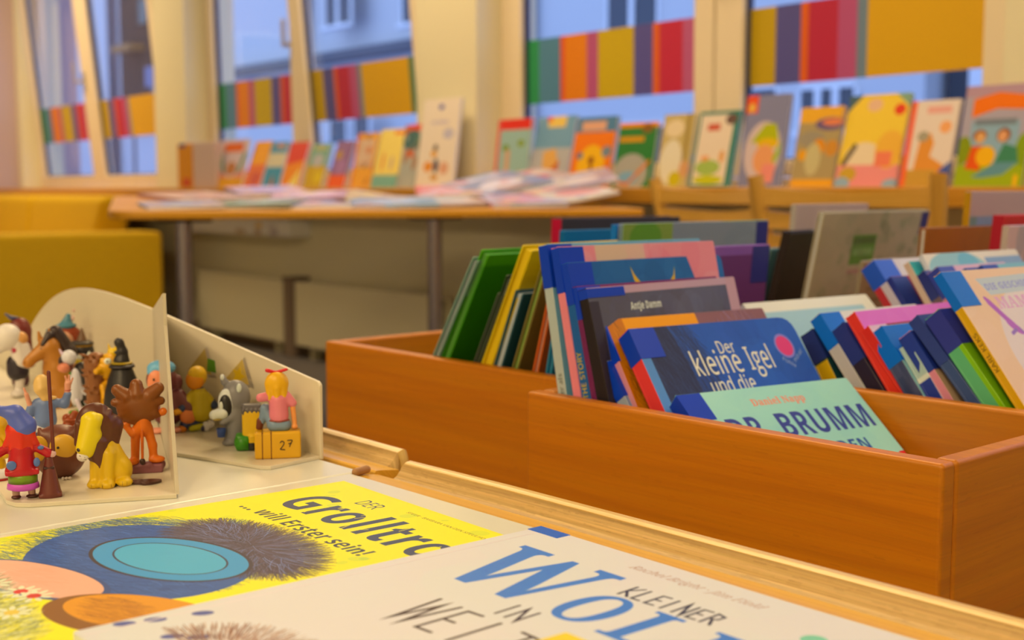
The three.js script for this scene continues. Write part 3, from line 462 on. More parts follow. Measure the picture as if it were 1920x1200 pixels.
sillBook('teal book with a beige middle band and a small orange fox', -5.615, .165, .232, 17, sb([['f', '#4a8a90'], ['r', 0, .25, 1, .3, '#d8c08c'], ['p', [[.4, 1], [.55, .7], [.7, 1]], '#b4682c'], ['r', .35, .05, .5, .1, '#c88a68']]));
sillBook('red and orange book with a yellow corner', -5.43, .17, .226, 18, sb([['f', '#d8452c'], ['p', [[0, .5], [1, .4], [1, 1], [0, 1]], '#e8862c'], ['p', [[.3, 1], [.9, .55], [.9, 1]], '#ecc860']]));
sillBook('green and yellow book with a pale oval', -5.215, .165, .21, 17, sb([['f', '#7f9c78'], ['r', 0, .5, 1, .5, '#c89a20'], ['e', .5, .38, .3, .14, '#b8a890'], ['e', .7, .75, .25, .14, '#d8b00c'], ['r', .2, .05, .6, .1, '#b8a45c']]));
sillBook('purple book with a red foot', -5.0, .14, .218, 18, sb([['f', '#8a5a70'], ['e', .3, .3, .2, .1, '#b4803c'], ['r', 0, .72, 1, .28, '#e05a24'], ['e', .55, .55, .3, .15, '#a06c80']]));
sillBook('pale orange book with brown animals along its foot', -4.8, .162, .24, 12, sb([['f', '#eaa040'], ['r', .12, .12, .76, .5, '#dcb080'], ['n', 14, ['#7a4a24', '#c8622c', '#a8682c'], .04, .1, .9], ['r', 0, 0, .1, 1, '#e8702c']], '#e8702c'));
sillBook('pale yellow book with a green foot', -4.635, .19, .255, 15, sb([['f', '#f0c860'], ['r', 0, .78, 1, .22, '#7fa07c'], ['r', .55, .04, .35, .06, '#e8702c'], ['e', .3, .55, .05, .16, '#d8803c'], ['e', .65, .58, .06, .12, '#c8a070']]));
sillBook('dark green and red book, its right side behind the tall white card book', -4.432, .13, .262, 11, sb([['f', '#b0a484'], ['r', 0, 0, 1, .2, '#e0502c'], ['e', .5, .25, .5, .16, '#4a6454'], ['r', .2, .4, .5, .12, '#d0683c'], ['n', 18, ['#a86a3c', '#8a9a60', '#c8b48c'], .05, .14, .8]]));
sillBook('tall white book with small orange figures leaning on the pillar', -4.296, .252, .355, 8, sb([['f', '#f2d2a4'], ['e', .5, .1, .07, .03, '#4a4a80'], ['t', 'WIR KÖNNEN', .5, .29, .055, '#b8a0a0', 'sans-serif', 'bold'], ['e', .75, .4, .14, .06, '#c8b4a4'], ['e', .45, .55, .06, .035, '#5a4430'], ['e', .42, .62, .08, .04, '#e09a3c'], ['e', .3, .76, .12, .06, '#e8903c'], ['e', .5, .75, .07, .08, '#4a3c44'], ['e', .72, .78, .12, .07, '#e0a070'], ['e', .48, .88, .1, .03, '#d08a2c']]));
sillBook('red topped book with a pale green panel, first right of the pillar', -3.785, .19, .252, 7, sb([['f', '#a4b494'], ['r', 0, 0, 1, .16, '#e2402c'], ['r', 0, 0, .1, 1, '#e0604c'], ['e', .3, .42, .1, .05, '#7a8a24'], ['e', .75, .36, .1, .05, '#8a9420'], ['r', .3, .45, .14, .35, '#d8a070'], ['r', 0, .8, 1, .2, '#d08a50'], ['e', .16, .85, .1, .12, '#5a7c20'], ['e', .45, .85, .09, .05, '#5a5060'], ['e', .75, .85, .12, .1, '#b08a38']], '#d85a48'));
sillBook('grey blue book with a yellow square at its top', -3.59, .208, .26, 14, sb([['f', '#7c9696'], ['r', .3, 0, .45, .16, '#ecbc58'], ['r', .26, 0, .12, .08, '#e8602c'], ['r', 0, .45, 1, .55, '#b8a890'], ['p', [[.35, .85], [.3, .5], [.6, .45], [.75, .7]], '#e0a050'], ['p', [[.35, .9], [.75, .6], [.75, .75], [.45, .95]], '#c8642c']]));
sillBook('bright orange book with a yellow round lion like face', -3.362, .2, .246, 12, sb([['f', '#ee7a24'], ['r', 0, 0, 1, .22, '#5a7880'], ['r', .15, .07, .6, .13, '#e0a070'], ['e', .5, .7, .34, .3, '#f2b010'], ['e', .5, .62, .07, .06, '#8a4418'], ['e', .52, .78, .05, .1, '#8a4418'], ['e', .85, .5, .12, .08, '#7a8078'], ['e', .2, .55, .08, .05, '#6a7078'], ['e', .05, .95, .25, .12, '#e8c090']]));
sillBook('green book with an orange top stripe and a grey landscape', -3.14, .178, .216, 11, sb([['f', '#3c7430'], ['r', 0, 0, 1, .08, '#ee8a1c'], ['r', .05, .22, .65, .08, '#d8901c'], ['e', .45, .78, .45, .3, '#b0a080'], ['e', .4, .85, .25, .1, '#8aa4a0'], ['s', [[.05, .9], [.4, .95], [.9, .6]], '#e0782c', .06], ['e', .75, .1, .15, .07, '#8a5a24']]));
sillBook('beige green book with a pale picture, left of the green framed book', -2.935, .135, .236, 11, sb([['f', '#cba860'], ['e', .4, .2, .3, .12, '#ecc88c'], ['e', .4, .65, .35, .3, '#ecd09c'], ['r', .75, 0, .12, .7, '#a07c38'], ['e', .6, .88, .2, .1, '#d0b030'], ['e', .85, .75, .15, .12, '#d8985c']]));
sillBook('cream book in a dark green frame', -2.787, .166, .24, 13, sb([['f', '#3c7458'], ['r', .06, .05, .8, .91, '#ecc898'], ['r', .25, .17, .3, .09, '#cc5c3c'], ['e', .8, .12, .14, .07, '#6a4a38'], ['e', .4, .74, .3, .1, '#a8b050'], ['e', .45, .9, .36, .06, '#c8b828'], ['e', .3, .62, .1, .04, '#e89a58'], ['e', .7, .6, .06, .08, '#e0984c']]));
sillBook('purple grey book with a lime green hat on its cover', -2.588, .162, .276, 9.5, sb([['f', '#8a7f84'], ['r', 0, 0, .28, .2, '#ea5a30'], ['e', .14, .14, .08, .05, '#eab050'], ['e', .5, .62, .42, .33, '#d8b498'], ['p', [[.2, .52], [.5, .32], [.75, .32], [.85, .5]], '#b8b028'], ['e', .6, .53, .25, .06, '#e8b01c'], ['e', .55, .7, .24, .16, '#ea9a5c'], ['p', [[.5, .95], [.55, .75], [.85, .75], [.8, .95]], '#ec8c6c'], ['p', [[.75, .7], [.9, .5], [.9, .65], [.8, .75]], '#a0b030']]));
sillBook('orange book with small animals under a violet banner', -2.388, .148, .232, 12, sb([['f', '#b09058'], ['r', 0, 0, 1, .2, '#eca63c'], ['e', .75, .22, .35, .08, '#6c5468'], ['e', .8, .2, .25, .045, '#e4804c'], ['e', .35, .4, .3, .1, '#a08a64'], ['e', .55, .5, .14, .1, '#e08a2c'], ['e', .85, .52, .15, .1, '#d08838'], ['e', .2, .6, .1, .07, '#e89a28'], ['e', .45, .65, .18, .2, '#ccb070'], ['r', 0, .9, 1, .1, '#eca038']]));
sillBook('yellow book with cut upper corners and a pink foot', -2.233, .198, .262, 15, sb([['f', '#f2c048'], ['p', [[0, 0], [.25, 0], [0, .2]], '#4a5c54'], ['p', [[1, 0], [.75, 0], [1, .15]], '#8a9c70'], ['e', .45, .12, .12, .07, '#e8b07c'], ['e', .86, .18, .09, .06, '#e0482c'], ['e', .4, .68, .3, .16, '#ecc890'], ['r', 0, .76, 1, .24, '#ea8c74'], ['e', .8, .6, .22, .2, '#ecaa44'], ['r', .6, .62, .26, .16, '#ec7c50'], ['e', .2, .86, .14, .08, '#c89838'], ['e', .12, .96, .14, .07, '#9aa49c'], ['e', .92, .97, .14, .06, '#9aa49c'], ['s', [[.1, .74], [.24, .56]], '#6a5438', .08]]));
sillBook('cream book with an orange spine and a galloping horse', -2.022, .142, .234, 14, sb([['f', '#eac8a0'], ['r', 0, 0, .12, 1, '#ec6434'], ['r', .35, .08, .5, .08, '#e8a080'], ['e', .78, .32, .12, .07, '#f0a05c'], ['p', [[.25, .8], [.3, .45], [.5, .38], [.6, .5], [.55, .65], [.85, .75], [.9, .95], [.3, 1]], '#df8c3c'], ['e', .35, .42, .12, .06, '#a8946c'], ['r', .12, .8, .6, .2, '#c8903c'], ['p', [[.8, .8], [1, .7], [1, 1], [.7, 1]], '#4a5480']], '#ec6434'));
sillBook('large book with two red haired children on a green meadow, rightmost on sill', -1.86, .188, .262, 12, sb([['f', '#b09a90'], ['r', 0, 0, 1, .12, '#b88c84'], ['r', .15, .36, .7, .4, '#94a49c'], ['p', [[.14, .14], [.5, .08], [.9, .12], [.96, .26], [.5, .24], [.14, .32]], '#ee7412'], ['r', .2, .34, .6, .06, '#7c7c74'], ['r', 0, .78, 1, .22, '#a0a40a'], ['e', .08, .64, .12, .14, '#8a8c14'], ['e', .95, .64, .12, .16, '#8a9414'], ['e', .3, .5, .1, .06, '#9a5424'], ['e', .31, .52, .07, .055, '#e0a05c'], ['e', .64, .5, .1, .07, '#8a4a24'], ['e', .63, .51, .07, .055, '#e09a60'], ['p', [[.14, .82], [.2, .6], [.38, .6], [.36, .84]], '#e05a1c'], ['e', .42, .7, .14, .1, '#f0ac0c'], ['p', [[.55, .78], [.66, .58], [.85, .62], [.9, .78]], '#4a7c50'], ['p', [[.25, .9], [.6, .76], [.9, .76], [.7, .88], [.4, .91]], '#6a8a80'], ['r', .86, .88, .06, .11, '#f0b00c']]));
{
  const b = thing('ring_binder', 'thick grey binder with an orange spine at the left end of the sill books', 'binder');
  b.position.set(-6.415, .8272, -2.9); b.rotation.y = .12;
  obj('case', rbox(.0, .33, 0, .235, -.12, 0, .004), paint('#cfa886', .6), b);
  obj('spine', rbox(-.02, .12, .0, .232, -.118, .006, .004), paint('#d8880c', .5), b);
  obj('label', rbox(.0, .06, .212, .2325, -.1, .0072, .001), paint('#3a3460', .5), b);
  obj('foot_label', rbox(.03, .1, .01, .05, -.1, .0072, .001), paint('#c84a2c', .5), b);
}
// ---------- picture books lying flat on the reading table ----------
{
  const arts = [['#c4a8a0', '#8a98a8'], ['#5c7c58', '#a8b08c'], ['#d8b08c', '#c8886c'], ['#b0a8b4', '#d8a890'], ['#d49a94', '#e0b8a8'], ['#7c9ca4', '#b4b4c0'], ['#e8c878', '#d0a850'], ['#d8a894', '#9a88a4'], ['#e0c0a0', '#b8b0a0'], ['#d86450', '#e0b0a4'], ['#c8b8b8', '#d8948c'], ['#8c94a0', '#dcc4b0'], ['#ead2a8', '#d89078'], ['#b09c94', '#e4c4a0'], ['#e0c09c', '#c86058']];
  const words = ['grey blue', 'green', 'apricot', 'lilac grey', 'old rose', 'light blue', 'pale yellow', 'salmon and mauve', 'cream beige', 'coral red', 'pale pink grey', 'slate and cream', 'ivory', 'taupe', 'cream with a red spot'];
  tableTop.updateMatrixWorld();
  const spots = [[.1, 1.36, .1], [.17, 1.2, -.3], [.4, 1.26, .5], [.13, 1.0, .2], [.4, 1.02, -.2], [.12, .82, -.15], [.36, .8, .4], [.62, 1.08, .1], [.14, .62, .25], [.4, .58, -.2], [.12, .42, -.1], [.36, .36, .3], [.12, .22, .15], [.3, .2, -.25], [.46, .26, .2]];
  spots.forEach(([dx, z, a], i) => {
    const b = thing('flat_book', `${words[i]} picture book lying flat on the reading table`, 'book');
    const [c1, c2] = arts[i];
    const art = cover([['f', mix(c1, '#8a5a40', .25)], ['n', 14, [c2, c1, '#b88a70'], .08, .25, .9], ['r', .1, .1, .7, .14, c2], ['e', .5, .6, .28, .2, c2], ['n', 10, ['#c86a5c', '#7c9094', '#e4c070'], .03, .1, .8]], [['f', c2]]);
    const w = .2 + (i % 3) * .02, h = .26 + (i % 2) * .03, t = .007 + (i % 4) * .003;
    // rests on the tilted top, some of them propped on a neighbour
    const prop = [0, 0, .04, 0, .05, .02, .06, .05, .05, .09, .09, .11, .14, .16, .1][i];
    const y = .7685 + dx * .0454 + [0, 0, .004, 0, .006, 0, .008, .01, .002, .016, .004, .02, .008, .03, .03][i];
    const m = new THREE.Matrix4().makeRotationFromEuler(new THREE.Euler(i > 10 ? .16 + .02 * (i % 3) : .03, a, -.0454 - prop * .6, 'YXZ')).multiply(new THREE.Matrix4().makeRotationZ(Math.PI / 2));
    m.setPosition(-dx + .03, y, z); m.premultiply(tableTop.matrixWorld);
    m.decompose(b.position, b.quaternion, b.scale);
    bookMeshes(b, { w, h, t, art, soft: i % 3 === 0 });
  });
}
// ---------- large picture books in the near tray ----------
function flatCover(name, label, u, n, y, turn, w, h, t, draw, px, py, extra) {
  const b = thing(name, label, 'book'); b.position.copy(atUnit(u, y, n)); b.rotation.y = UNIT - turn;
  const tex = canvasTex(px, py, draw);
  const g = rbox(0, w, 0, t, 0, h, Math.min(.0012, t * .3), 2), p = g.attributes.position, uv = g.attributes.uv;
  for (let i = 0; i < p.count; i++) uv.setXY(i, p.getX(i) / w, 1 - p.getZ(i) / h);
  obj('cover', g, new THREE.MeshPhysicalMaterial({ map: tex, roughness: .5, specularIntensity: .45, clearcoat: .06, clearcoatRoughness: .15, ...extra }), b);
  return b;
}
flatCover('picture_book', 'yellow picture book with big dark title lettering and blue shaggy shapes in the tray', -.7841, -.525, TRAY + .0002, .045, .255, .315, .0035, (g, w, h) => {
  const X = .255, Y = .315; // metres of the cover
  const P = (a, b) => [a / X, b / Y];
  brush(g, 0, 0, w, h, [['f', '#fae40c'], ['n', 90, ['#fae40c', '#f4dc08', '#fce814'], .04, .16, .3],
    ['h', 3800, ...P(.095, .185), .36, .2, ['#34507c', '#2c446c', '#40608c', '#283a5c', '#4a6a94'], .05, 2.5, .4], ['e', ...P(.1, .2), .33, .2, '#35547f'],
    ['h', 3000, ...P(.09, .205), .35, .21, ['#34507c', '#2c446c', '#476894', '#283a5c', '#54749c'], .045, 2.6, .5],
    ['e', ...P(.114, .14), .25, .085, '#43343a', .1], ['h', 5200, ...P(.114, .141), .25, .085, ['#3c2c30', '#4a3638', '#2c2428', '#5a4444', '#6a5c68'], .07, null, .5], ['h', 260, ...P(.115, .135), .2, .07, ['#8088a0', '#6c7490'], .08, null, .6],
    ['e', ...P(.109, .186), .235, .115, '#33262c', -.25], ['e', ...P(.109, .186), .225, .108, '#4a90a8', -.25], ['e', ...P(.109, .186), .17, .078, '#2c3444', -.25], ['e', ...P(.109, .186), .165, .074, '#5aa4b4', -.25], ['n', 30, ['#5aa4b4', '#4a90a8'], .01, .03, .15],
    ['e', ...P(.1, .262), .23, .075, '#3a4a6c', -.3], ['e', ...P(.098, .262), .215, .068, '#eeaa7c', -.3], ['h', 200, ...P(.1, .26), .16, .04, ['#f2b488', '#e8a070'], .03, 2.6, .3],
    ['e', ...P(.19, .245), .2, .09, '#8a5420', -.45], ['e', ...P(.192, .238), .19, .075, '#e0901a', -.45], ['h', 500, ...P(.185, .25), .14, .05, ['#b46a1c', '#d08420', '#9a5a1c'], .05, -.5, .2],
    ['h', 3800, ...P(.08, .305), .5, .085, ['#8a8a50', '#c8c080', '#ece0b4', '#f2e6c4', '#6a6a34'], .035, 4.6, .7], ['h', 1500, ...P(.09, .3), .4, .07, ['#6a6a34', '#8a8a50', '#c8c080', '#e0d8a8', '#4c5028'], .03, 4.5, .6],
    ...[[.05, .285, '#e8b030'], [.095, .283, '#e8b838'], [.118, .275, '#d84030'], [.13, .272, '#d04030'], [.08, .298, '#e8b840'], [.025, .29, '#ecdcb0'], [.15, .29, '#e8c050'], [.11, .3, '#d86a60'], [.06, .303, '#e0a0a0']].flatMap(([a, b, c]) => [...Array.from({ length: 9 }, (_, k) => ['e', (a + .007 * Math.cos(k * .7)) / X, (b + .007 * Math.sin(k * .7)) / Y, .014, .005, '#ecdca0', k * .7]), ['e', a / X, b / Y, .016, .012, c]]),
    ['r', .985, 0, .015, 1, '#e8d020']]);
  const write = (s, a, b, size, colour, font, width) => { g.save(); g.translate(a / X * w, b / Y * h); g.font = `${font} ${size / Y * h}px sans-serif`; g.fillStyle = css(colour); g.textAlign = 'left'; g.textBaseline = 'alphabetic'; const m = g.measureText(s).width; g.scale(width / X * w / m, 1); g.fillText(s, 0, 0); g.restore(); };
  write('Grolltroll', .0255, .0725, .054, '#3c4250', 'bold', .208);
  // thin cracks through the letters
  g.strokeStyle = css('#f4dc14'); g.lineWidth = h / 420; for (let i = 0; i < 16; i++) { const x = rr(.03, .23) / X * w, y = rr(.03, .072) / Y * h; g.beginPath(); g.moveTo(x, y); g.lineTo(x + rr(-.03, .03) * w, y + rr(.02, .05) * h); g.stroke(); }
  write('DER', .0625, .031, .0175, '#3c4250', '', .0245);
  write('... will Erster sein!', .021, .0975, .0185, '#3a3c3c', 'bold', .155);
  write('SPEER · BARBARA VAN DEN SPEULHOF · STEPHAN PRICKEN', .108, .0178, .0042, '#7a6a18', '', .135);
}, 1530, 1890);
{
  const w0 = .288, h0 = .295;
  const b = flatCover('picture_book', 'white picture book with a large blue serif title lying on the yellow book', -.5689, -.5265, TRAY + .0045, .026, w0, h0, .0075, (g, w, h) => {
    const bg = css('#e4d0c2'); g.fillStyle = bg; g.fillRect(0, 0, w, h);
    for (let i = 0; i < 60; i++) { g.globalAlpha = .12; g.fillStyle = css(['#ead6c8', '#e4ccb4', '#e2d6d8'][i % 3]); g.beginPath(); g.ellipse(rnd() * w, rnd() * h, rr(.05, .2) * w, rr(.05, .2) * h, 0, 0, 6.3); g.fill(); } g.globalAlpha = 1;
    const X = (a) => a / w0 * w, Y = (a) => a / h0 * h;
    const write = (s, a, y, size, colour, font, width, slant = 0) => { g.save(); g.translate(X(a), Y(y)); g.transform(1, 0, -slant, 1, 0, 0); g.font = font.replace('SZ', `${Y(size)}px`); g.fillStyle = css(colour); g.textAlign = 'left'; g.textBaseline = 'alphabetic'; const m = g.measureText(s).width; g.scale(X(width) / m, 1); g.fillText(s, 0, 0); g.restore(); };
    const blues = ['#3f5fa8', '#4a74bc', '#5a86c8'];
    // the title letters carry a mottled blue
    const letter = document.createElement('canvas'); letter.width = w; letter.height = h; const lg = letter.getContext('2d');
    const wl = (s, a, y, size, width, sl) => { lg.save(); lg.translate(X(a), Y(y)); lg.transform(1, 0, -sl, 1, 0, 0); lg.font = `bold ${Y(size)}px serif`; lg.fillStyle = '#000'; const m = lg.measureText(s).width; lg.scale(X(width) / m, 1); lg.fillText(s, 0, 0); lg.restore(); };
    wl('W', .03, .107, .1, .084, -.05); wl('O', .1165, .106, .0625, .036, 0); wl('L', .157, .106, .0625, .036, 0); wl('F', .196, .106, .0625, .034, 0);
    lg.globalCompositeOperation = 'source-in'; lg.fillStyle = css('#4f78b8'); lg.fillRect(0, 0, w, h); lg.globalCompositeOperation = 'source-atop';
    for (let i = 0; i < 2600; i++) { lg.globalAlpha = rr(.05, .3); lg.fillStyle = css(blues[i % 3]); lg.beginPath(); lg.ellipse(rnd() * w, rnd() * h * .4, rr(2, 18), rr(1, 7), rnd() * 3, 0, 6.3); lg.fill(); }
    g.drawImage(letter, 0, 0);
    // thin brush capitals
    const strokes = (list, a, y, sx, sy, c, lw) => { g.strokeStyle = css(c); g.lineWidth = Y(lw); g.lineCap = 'round'; for (const s of list) { g.beginPath(); s.forEach(([p, q]) => g.lineTo(X(a + p * sx + (1 - q) * .12 * sx), Y(y - q * sy))); g.stroke(); } };
    const A = { K: [[[.1, 0], [.1, 1]], [[.75, 1], [.12, .45], [.8, 0]]], L: [[[.15, 1], [.1, 0], [.7, .02]]], E: [[[.75, 1], [.15, .97], [.1, 0], [.75, .03]], [[.12, .5], [.6, .52]]], I: [[[.3, 1], [.28, 0]]], N: [[[.1, 0], [.12, 1], [.75, 0], [.78, 1]]], R: [[[.1, 0], [.12, 1], [.7, .9], [.62, .55], [.14, .48]], [[.35, .48], [.8, 0]]], W: [[[0, 1], [.22, 0], [.5, .85], [.72, 0], [1, 1]]], T: [[[.0, 1], [.9, .98]], [[.45, 1], [.4, 0]]], D: [[[.1, 0], [.12, 1], [.75, .6], [.6, .1], [.1, 0]]], S: [[[.7, .9], [.2, .8], [.7, .3], [.1, .05]]] };
    const word = (s, a, y, sx, sy, step, c, lw) => [...s].forEach((ch, i) => strokes(A[ch], a + i * step, y, sx, sy, c, lw));
    word('KLEINER', .124, .0575, .0088, .0155, .0093, '#2c2a36', .0017);
    word('IN', .104, .1255, .012, .0168, .0095, '#34242c', .0017);
    word('WEITER', .074, .167, .017, .034, .0215, '#3a2620', .0022);
    write('Rachel Bright · Jim Field', .096, .0205, .0085, '#b08468', 'italic SZ serif', .092, .2);
    g.fillStyle = css('#8cc08c'); g.beginPath(); g.ellipse(X(.233), Y(.036), X(.0065), Y(.0065), 0, 0, 6.3); g.fill();
    for (const [a, y] of [[.002, .272], [.006, .258], [.033, .262], [.042, .253], [.012, .236], [.05, .275]]) { g.fillStyle = css('#5a5a80'); g.beginPath(); g.ellipse(X(a + .004), Y(y), X(.0035), Y(.0055), .5, 0, 6.3); g.fill(); }
    for (let i = 0; i < 900; i++) { const q = rr(3.14, 6.28), r = rr(.03, .055); g.strokeStyle = css(['#8a5a40', '#6c4432', '#b07c58'][i % 3]); g.globalAlpha = .6; g.lineWidth = Y(.0005); g.beginPath(); g.moveTo(X(.085 + r * Math.cos(q)), Y(.262 + r * .8 * Math.sin(q))); g.lineTo(X(.085 + (r + .008) * Math.cos(q)), Y(.262 + (r + .008) * .8 * Math.sin(q))); g.stroke(); } g.globalAlpha = 1;
  }, 1728, 1770);
  obj('label', rbox(.0005, .0275, .00735, .0078, .0005, .0115, .0002), paint('#2f62b4', .25), b);
  obj('spine_hinge', rbox(.009, .0102, .0074, .0076, .012, h0 - .002, .0001), paint('#e6cdb4', .3), b);
}
{ const b = flatCover('picture_book', 'bright yellow picture book corner at the bottom edge of the view', -.3983, -.3842, TRAY + .0125, .05, .2, .26, .011, (g, w, h) => { g.fillStyle = css('#f0c808'); g.fillRect(0, 0, w, h); for (let i = 0; i < 60; i++) { g.globalAlpha = .15; g.fillStyle = css(['#f6d420', '#e8bc00'][i % 2]); g.beginPath(); g.ellipse(rnd() * w, rnd() * h, rr(.03, .2) * w, rr(.03, .2) * h, 0, 0, 6.3); g.fill(); } g.globalAlpha = 1; }, 256, 330); void b; }

// ---------- display stand and painted toy figures in the far tray ----------
// a closed surface around blended capsules, ellipsoids and rounded blocks (surface nets)
function blob(prims, k = 3, cell = 1.6) {
  const lo = [1e9, 1e9, 1e9], hi = [-1e9, -1e9, -1e9];
  const grow = (x, y, z, r) => { [x, y, z].forEach((v, i) => { lo[i] = Math.min(lo[i], v - r); hi[i] = Math.max(hi[i], v + r); }); };
  for (const [q, ...a] of prims) { if (q === 'c') { grow(a[0], a[1], a[2], a[6]); grow(a[3], a[4], a[5], a[7] ?? a[6]); } else grow(a[0], a[1], a[2], Math.max(a[3], a[4], a[5]) + 1); }
  const N = [0, 1, 2].map((i) => { lo[i] -= 2 * cell + k * .3; return Math.ceil((hi[i] - lo[i] + 2 * cell + k * .3) / cell) + 1; });
  const f = (x, y, z) => {
    let d = 1e9;
    for (const [q, ...a] of prims) {
      let e;
      if (q === 'c') { const bx = a[3] - a[0], by = a[4] - a[1], bz = a[5] - a[2], px = x - a[0], py = y - a[1], pz = z - a[2]; const t = Math.min(1, Math.max(0, (px * bx + py * by + pz * bz) / (bx * bx + by * by + bz * bz + 1e-9))); e = Math.hypot(px - bx * t, py - by * t, pz - bz * t) - (a[6] + ((a[7] ?? a[6]) - a[6]) * t); }
      else if (q === 'e') { const px = (x - a[0]) / a[3], py = (y - a[1]) / a[4], pz = (z - a[2]) / a[5]; const l = Math.hypot(px, py, pz), g = Math.hypot(px / a[3], py / a[4], pz / a[5]); e = l * (l - 1) / (g + 1e-9); if (l < 1e-6) e = -Math.min(a[3], a[4], a[5]); }
      else { const r = a[6] ?? 2, px = Math.abs(x - a[0]) - a[3] + r, py = Math.abs(y - a[1]) - a[4] + r, pz = Math.abs(z - a[2]) - a[5] + r; e = Math.hypot(Math.max(px, 0), Math.max(py, 0), Math.max(pz, 0)) + Math.min(0, Math.max(px, py, pz)) - r; }
      if (k > 0 && d < 1e8) { const h = Math.max(k - Math.abs(d - e), 0) / k; d = Math.min(d, e) - h * h * k * .25; } else d = Math.min(d, e);
    }
    return d;
  };
  const [nx, ny, nz] = N, V = new Float32Array(nx * ny * nz), at = (i, j, l) => i + nx * (j + ny * l);
  for (let l = 0; l < nz; l++) for (let j = 0; j < ny; j++) for (let i = 0; i < nx; i++) V[at(i, j, l)] = f(lo[0] + i * cell, lo[1] + j * cell, lo[2] + l * cell);
  const id = new Int32Array(nx * ny * nz).fill(-1), pos = [], idx = [];
  const E = []; for (let a = 0; a < 8; a++) for (const b of [1, 2, 4]) if (!(a & b)) E.push([a, a | b]);
  for (let l = 0; l < nz - 1; l++) for (let j = 0; j < ny - 1; j++) for (let i = 0; i < nx - 1; i++) {
    let m = 0, s = [0, 0, 0]; const c = (q) => V[at(i + (q & 1), j + (q >> 1 & 1), l + (q >> 2))];
    for (const [a, b] of E) { const p = c(a), q = c(b); if ((p < 0) !== (q < 0)) { const t = p / (p - q); for (let d = 0; d < 3; d++) { const ca = a >> d & 1, cb = b >> d & 1; s[d] += ca + (cb - ca) * t; } m++; } }
    if (m) { id[at(i, j, l)] = pos.length / 3; pos.push(lo[0] + (i + s[0] / m) * cell, lo[1] + (j + s[1] / m) * cell, lo[2] + (l + s[2] / m) * cell); }
  }
  const quad = (a, b, c, d, fl) => fl ? idx.push(a, b, c, a, c, d) : idx.push(a, c, b, a, d, c);
  for (let l = 1; l < nz - 1; l++) for (let j = 1; j < ny - 1; j++) for (let i = 1; i < nx - 1; i++) {
    const v = V[at(i, j, l)] < 0;
    if (v !== V[at(i + 1, j, l)] < 0) quad(id[at(i, j - 1, l - 1)], id[at(i, j, l - 1)], id[at(i, j, l)], id[at(i, j - 1, l)], v);
    if (v !== V[at(i, j + 1, l)] < 0) quad(id[at(i - 1, j, l - 1)], id[at(i - 1, j, l)], id[at(i, j, l)], id[at(i, j, l - 1)], v);
    if (v !== V[at(i, j, l + 1)] < 0) quad(id[at(i - 1, j - 1, l)], id[at(i, j - 1, l)], id[at(i, j, l)], id[at(i - 1, j, l)], v);
  }
  const g = new THREE.BufferGeometry(); g.setAttribute('position', new THREE.Float32BufferAttribute(pos, 3)); g.setAttribute('uv', new THREE.Float32BufferAttribute(new Float32Array(pos.length / 3 * 2), 2)); g.setIndex(idx); g.computeVertexNormals(); return g;
}
const toyPaint = (hex) => paint(hex, .42, 1, { clearcoat: .15, clearcoatRoughness: .4 });
// every figure is modelled in small units (about 0.4 mm), x to the reader's right, z toward the reader
function figure(label, u, n, s, parts, turn = 0, kind = 'toy_figure') {
  const f = thing(kind, label, 'figurine', null);
  f.position.copy(atUnit(u, TRAY + .0031, n)); f.rotation.y = Math.atan2(-f.position.x, -f.position.z) + turn;                                  // turned toward the reader
  for (const [name, colour, prims, k, cell] of parts) {
    const g = prims instanceof THREE.BufferGeometry ? prims : blob(prims, k ?? 4, cell ?? 1.7);
    obj(name, g.scale(s, s, s), toyPaint(colour), f);
  }
  return f;
}
const lathe = (pts, n = 40) => new THREE.LatheGeometry(pts.map(([x, y]) => new THREE.Vector2(x, y)), n);
const mm = 1e-3;
// 1 the sitting lion
figure('sitting yellow lion figurine with a dark brown mane and closed eyes', -.8908, -.3865, .394 * mm, [
  ['body', '#e2ac10', [['c', 18, 26, -12, 2, 78, -6, 30, 22], ['e', 30, 26, -4, 19, 26, 22], ['c', -13, 70, 8, -17, 10, 12, 13, 11], ['c', 6, 60, 12, 3, 8, 20, 14, 11.5], ['e', -20, 6, 19, 13, 8, 13], ['e', 3, 6, 27, 14, 9, 14], ['e', 34, 7, 16, 15, 9, 16]], 6],
  ['mane', '#5c2c16', [['e', -14, 112, -4, 37, 44, 26], ['c', -44, 118, 10, -47, 84, 14, 7, 6], ['c', -16, 78, 4, -8, 38, 12, 27, 10], ['c', 14, 110, -10, 10, 75, -6, 22, 16], ...Array.from({ length: 14 }, (_, i) => { const q = i / 14 * 6.283; return ['c', -8 + 20 * Math.cos(q), 108 + 28 * Math.sin(q), 8, -8 + 33 * Math.cos(q), 106 + 44 * Math.sin(q), 2, 8, 3.5]; })], 5],
  ['face', '#ecc414', [['c', -21, 124, 16, -36, 78, 30, 19, 14], ['c', -20, 100, 18, -30, 70, 26, 17, 12], ['e', -6, 132, 18, 6, 6, 5], ['e', -34, 130, 18, 4, 5, 4]], 5],
  ['muzzle', '#ecd0a4', [['e', -38, 64, 31, 11, 11, 9]], 0], ['nose', '#35201c', [['e', -43, 77, 38, 5.5, 4.5, 4.5]], 0, 1],
  ['eye', '#3c2a14', [['c', -33, 112, 32.5, -24, 113, 31.5, .9]], 0, .7], ['mouth', '#4a3020', [['c', -44, 66, 39, -34, 62, 39, .7], ['c', -41, 60, 38.6, -32, 58, 38, .6]], 0, .7],
  ['toe_line', '#a87808', [-6, 3, 10].map((x) => ['c', x, 3, 39.5, x, 9, 38.5, .7]).concat([30, 38].map((x) => ['c', x, 3, 31.5, x, 10, 30.5, .7]), [-25, -17].map((x) => ['c', x, 3, 31, x, 9, 30.5, .7])), 0, .8]], 0, 'lion_figure');
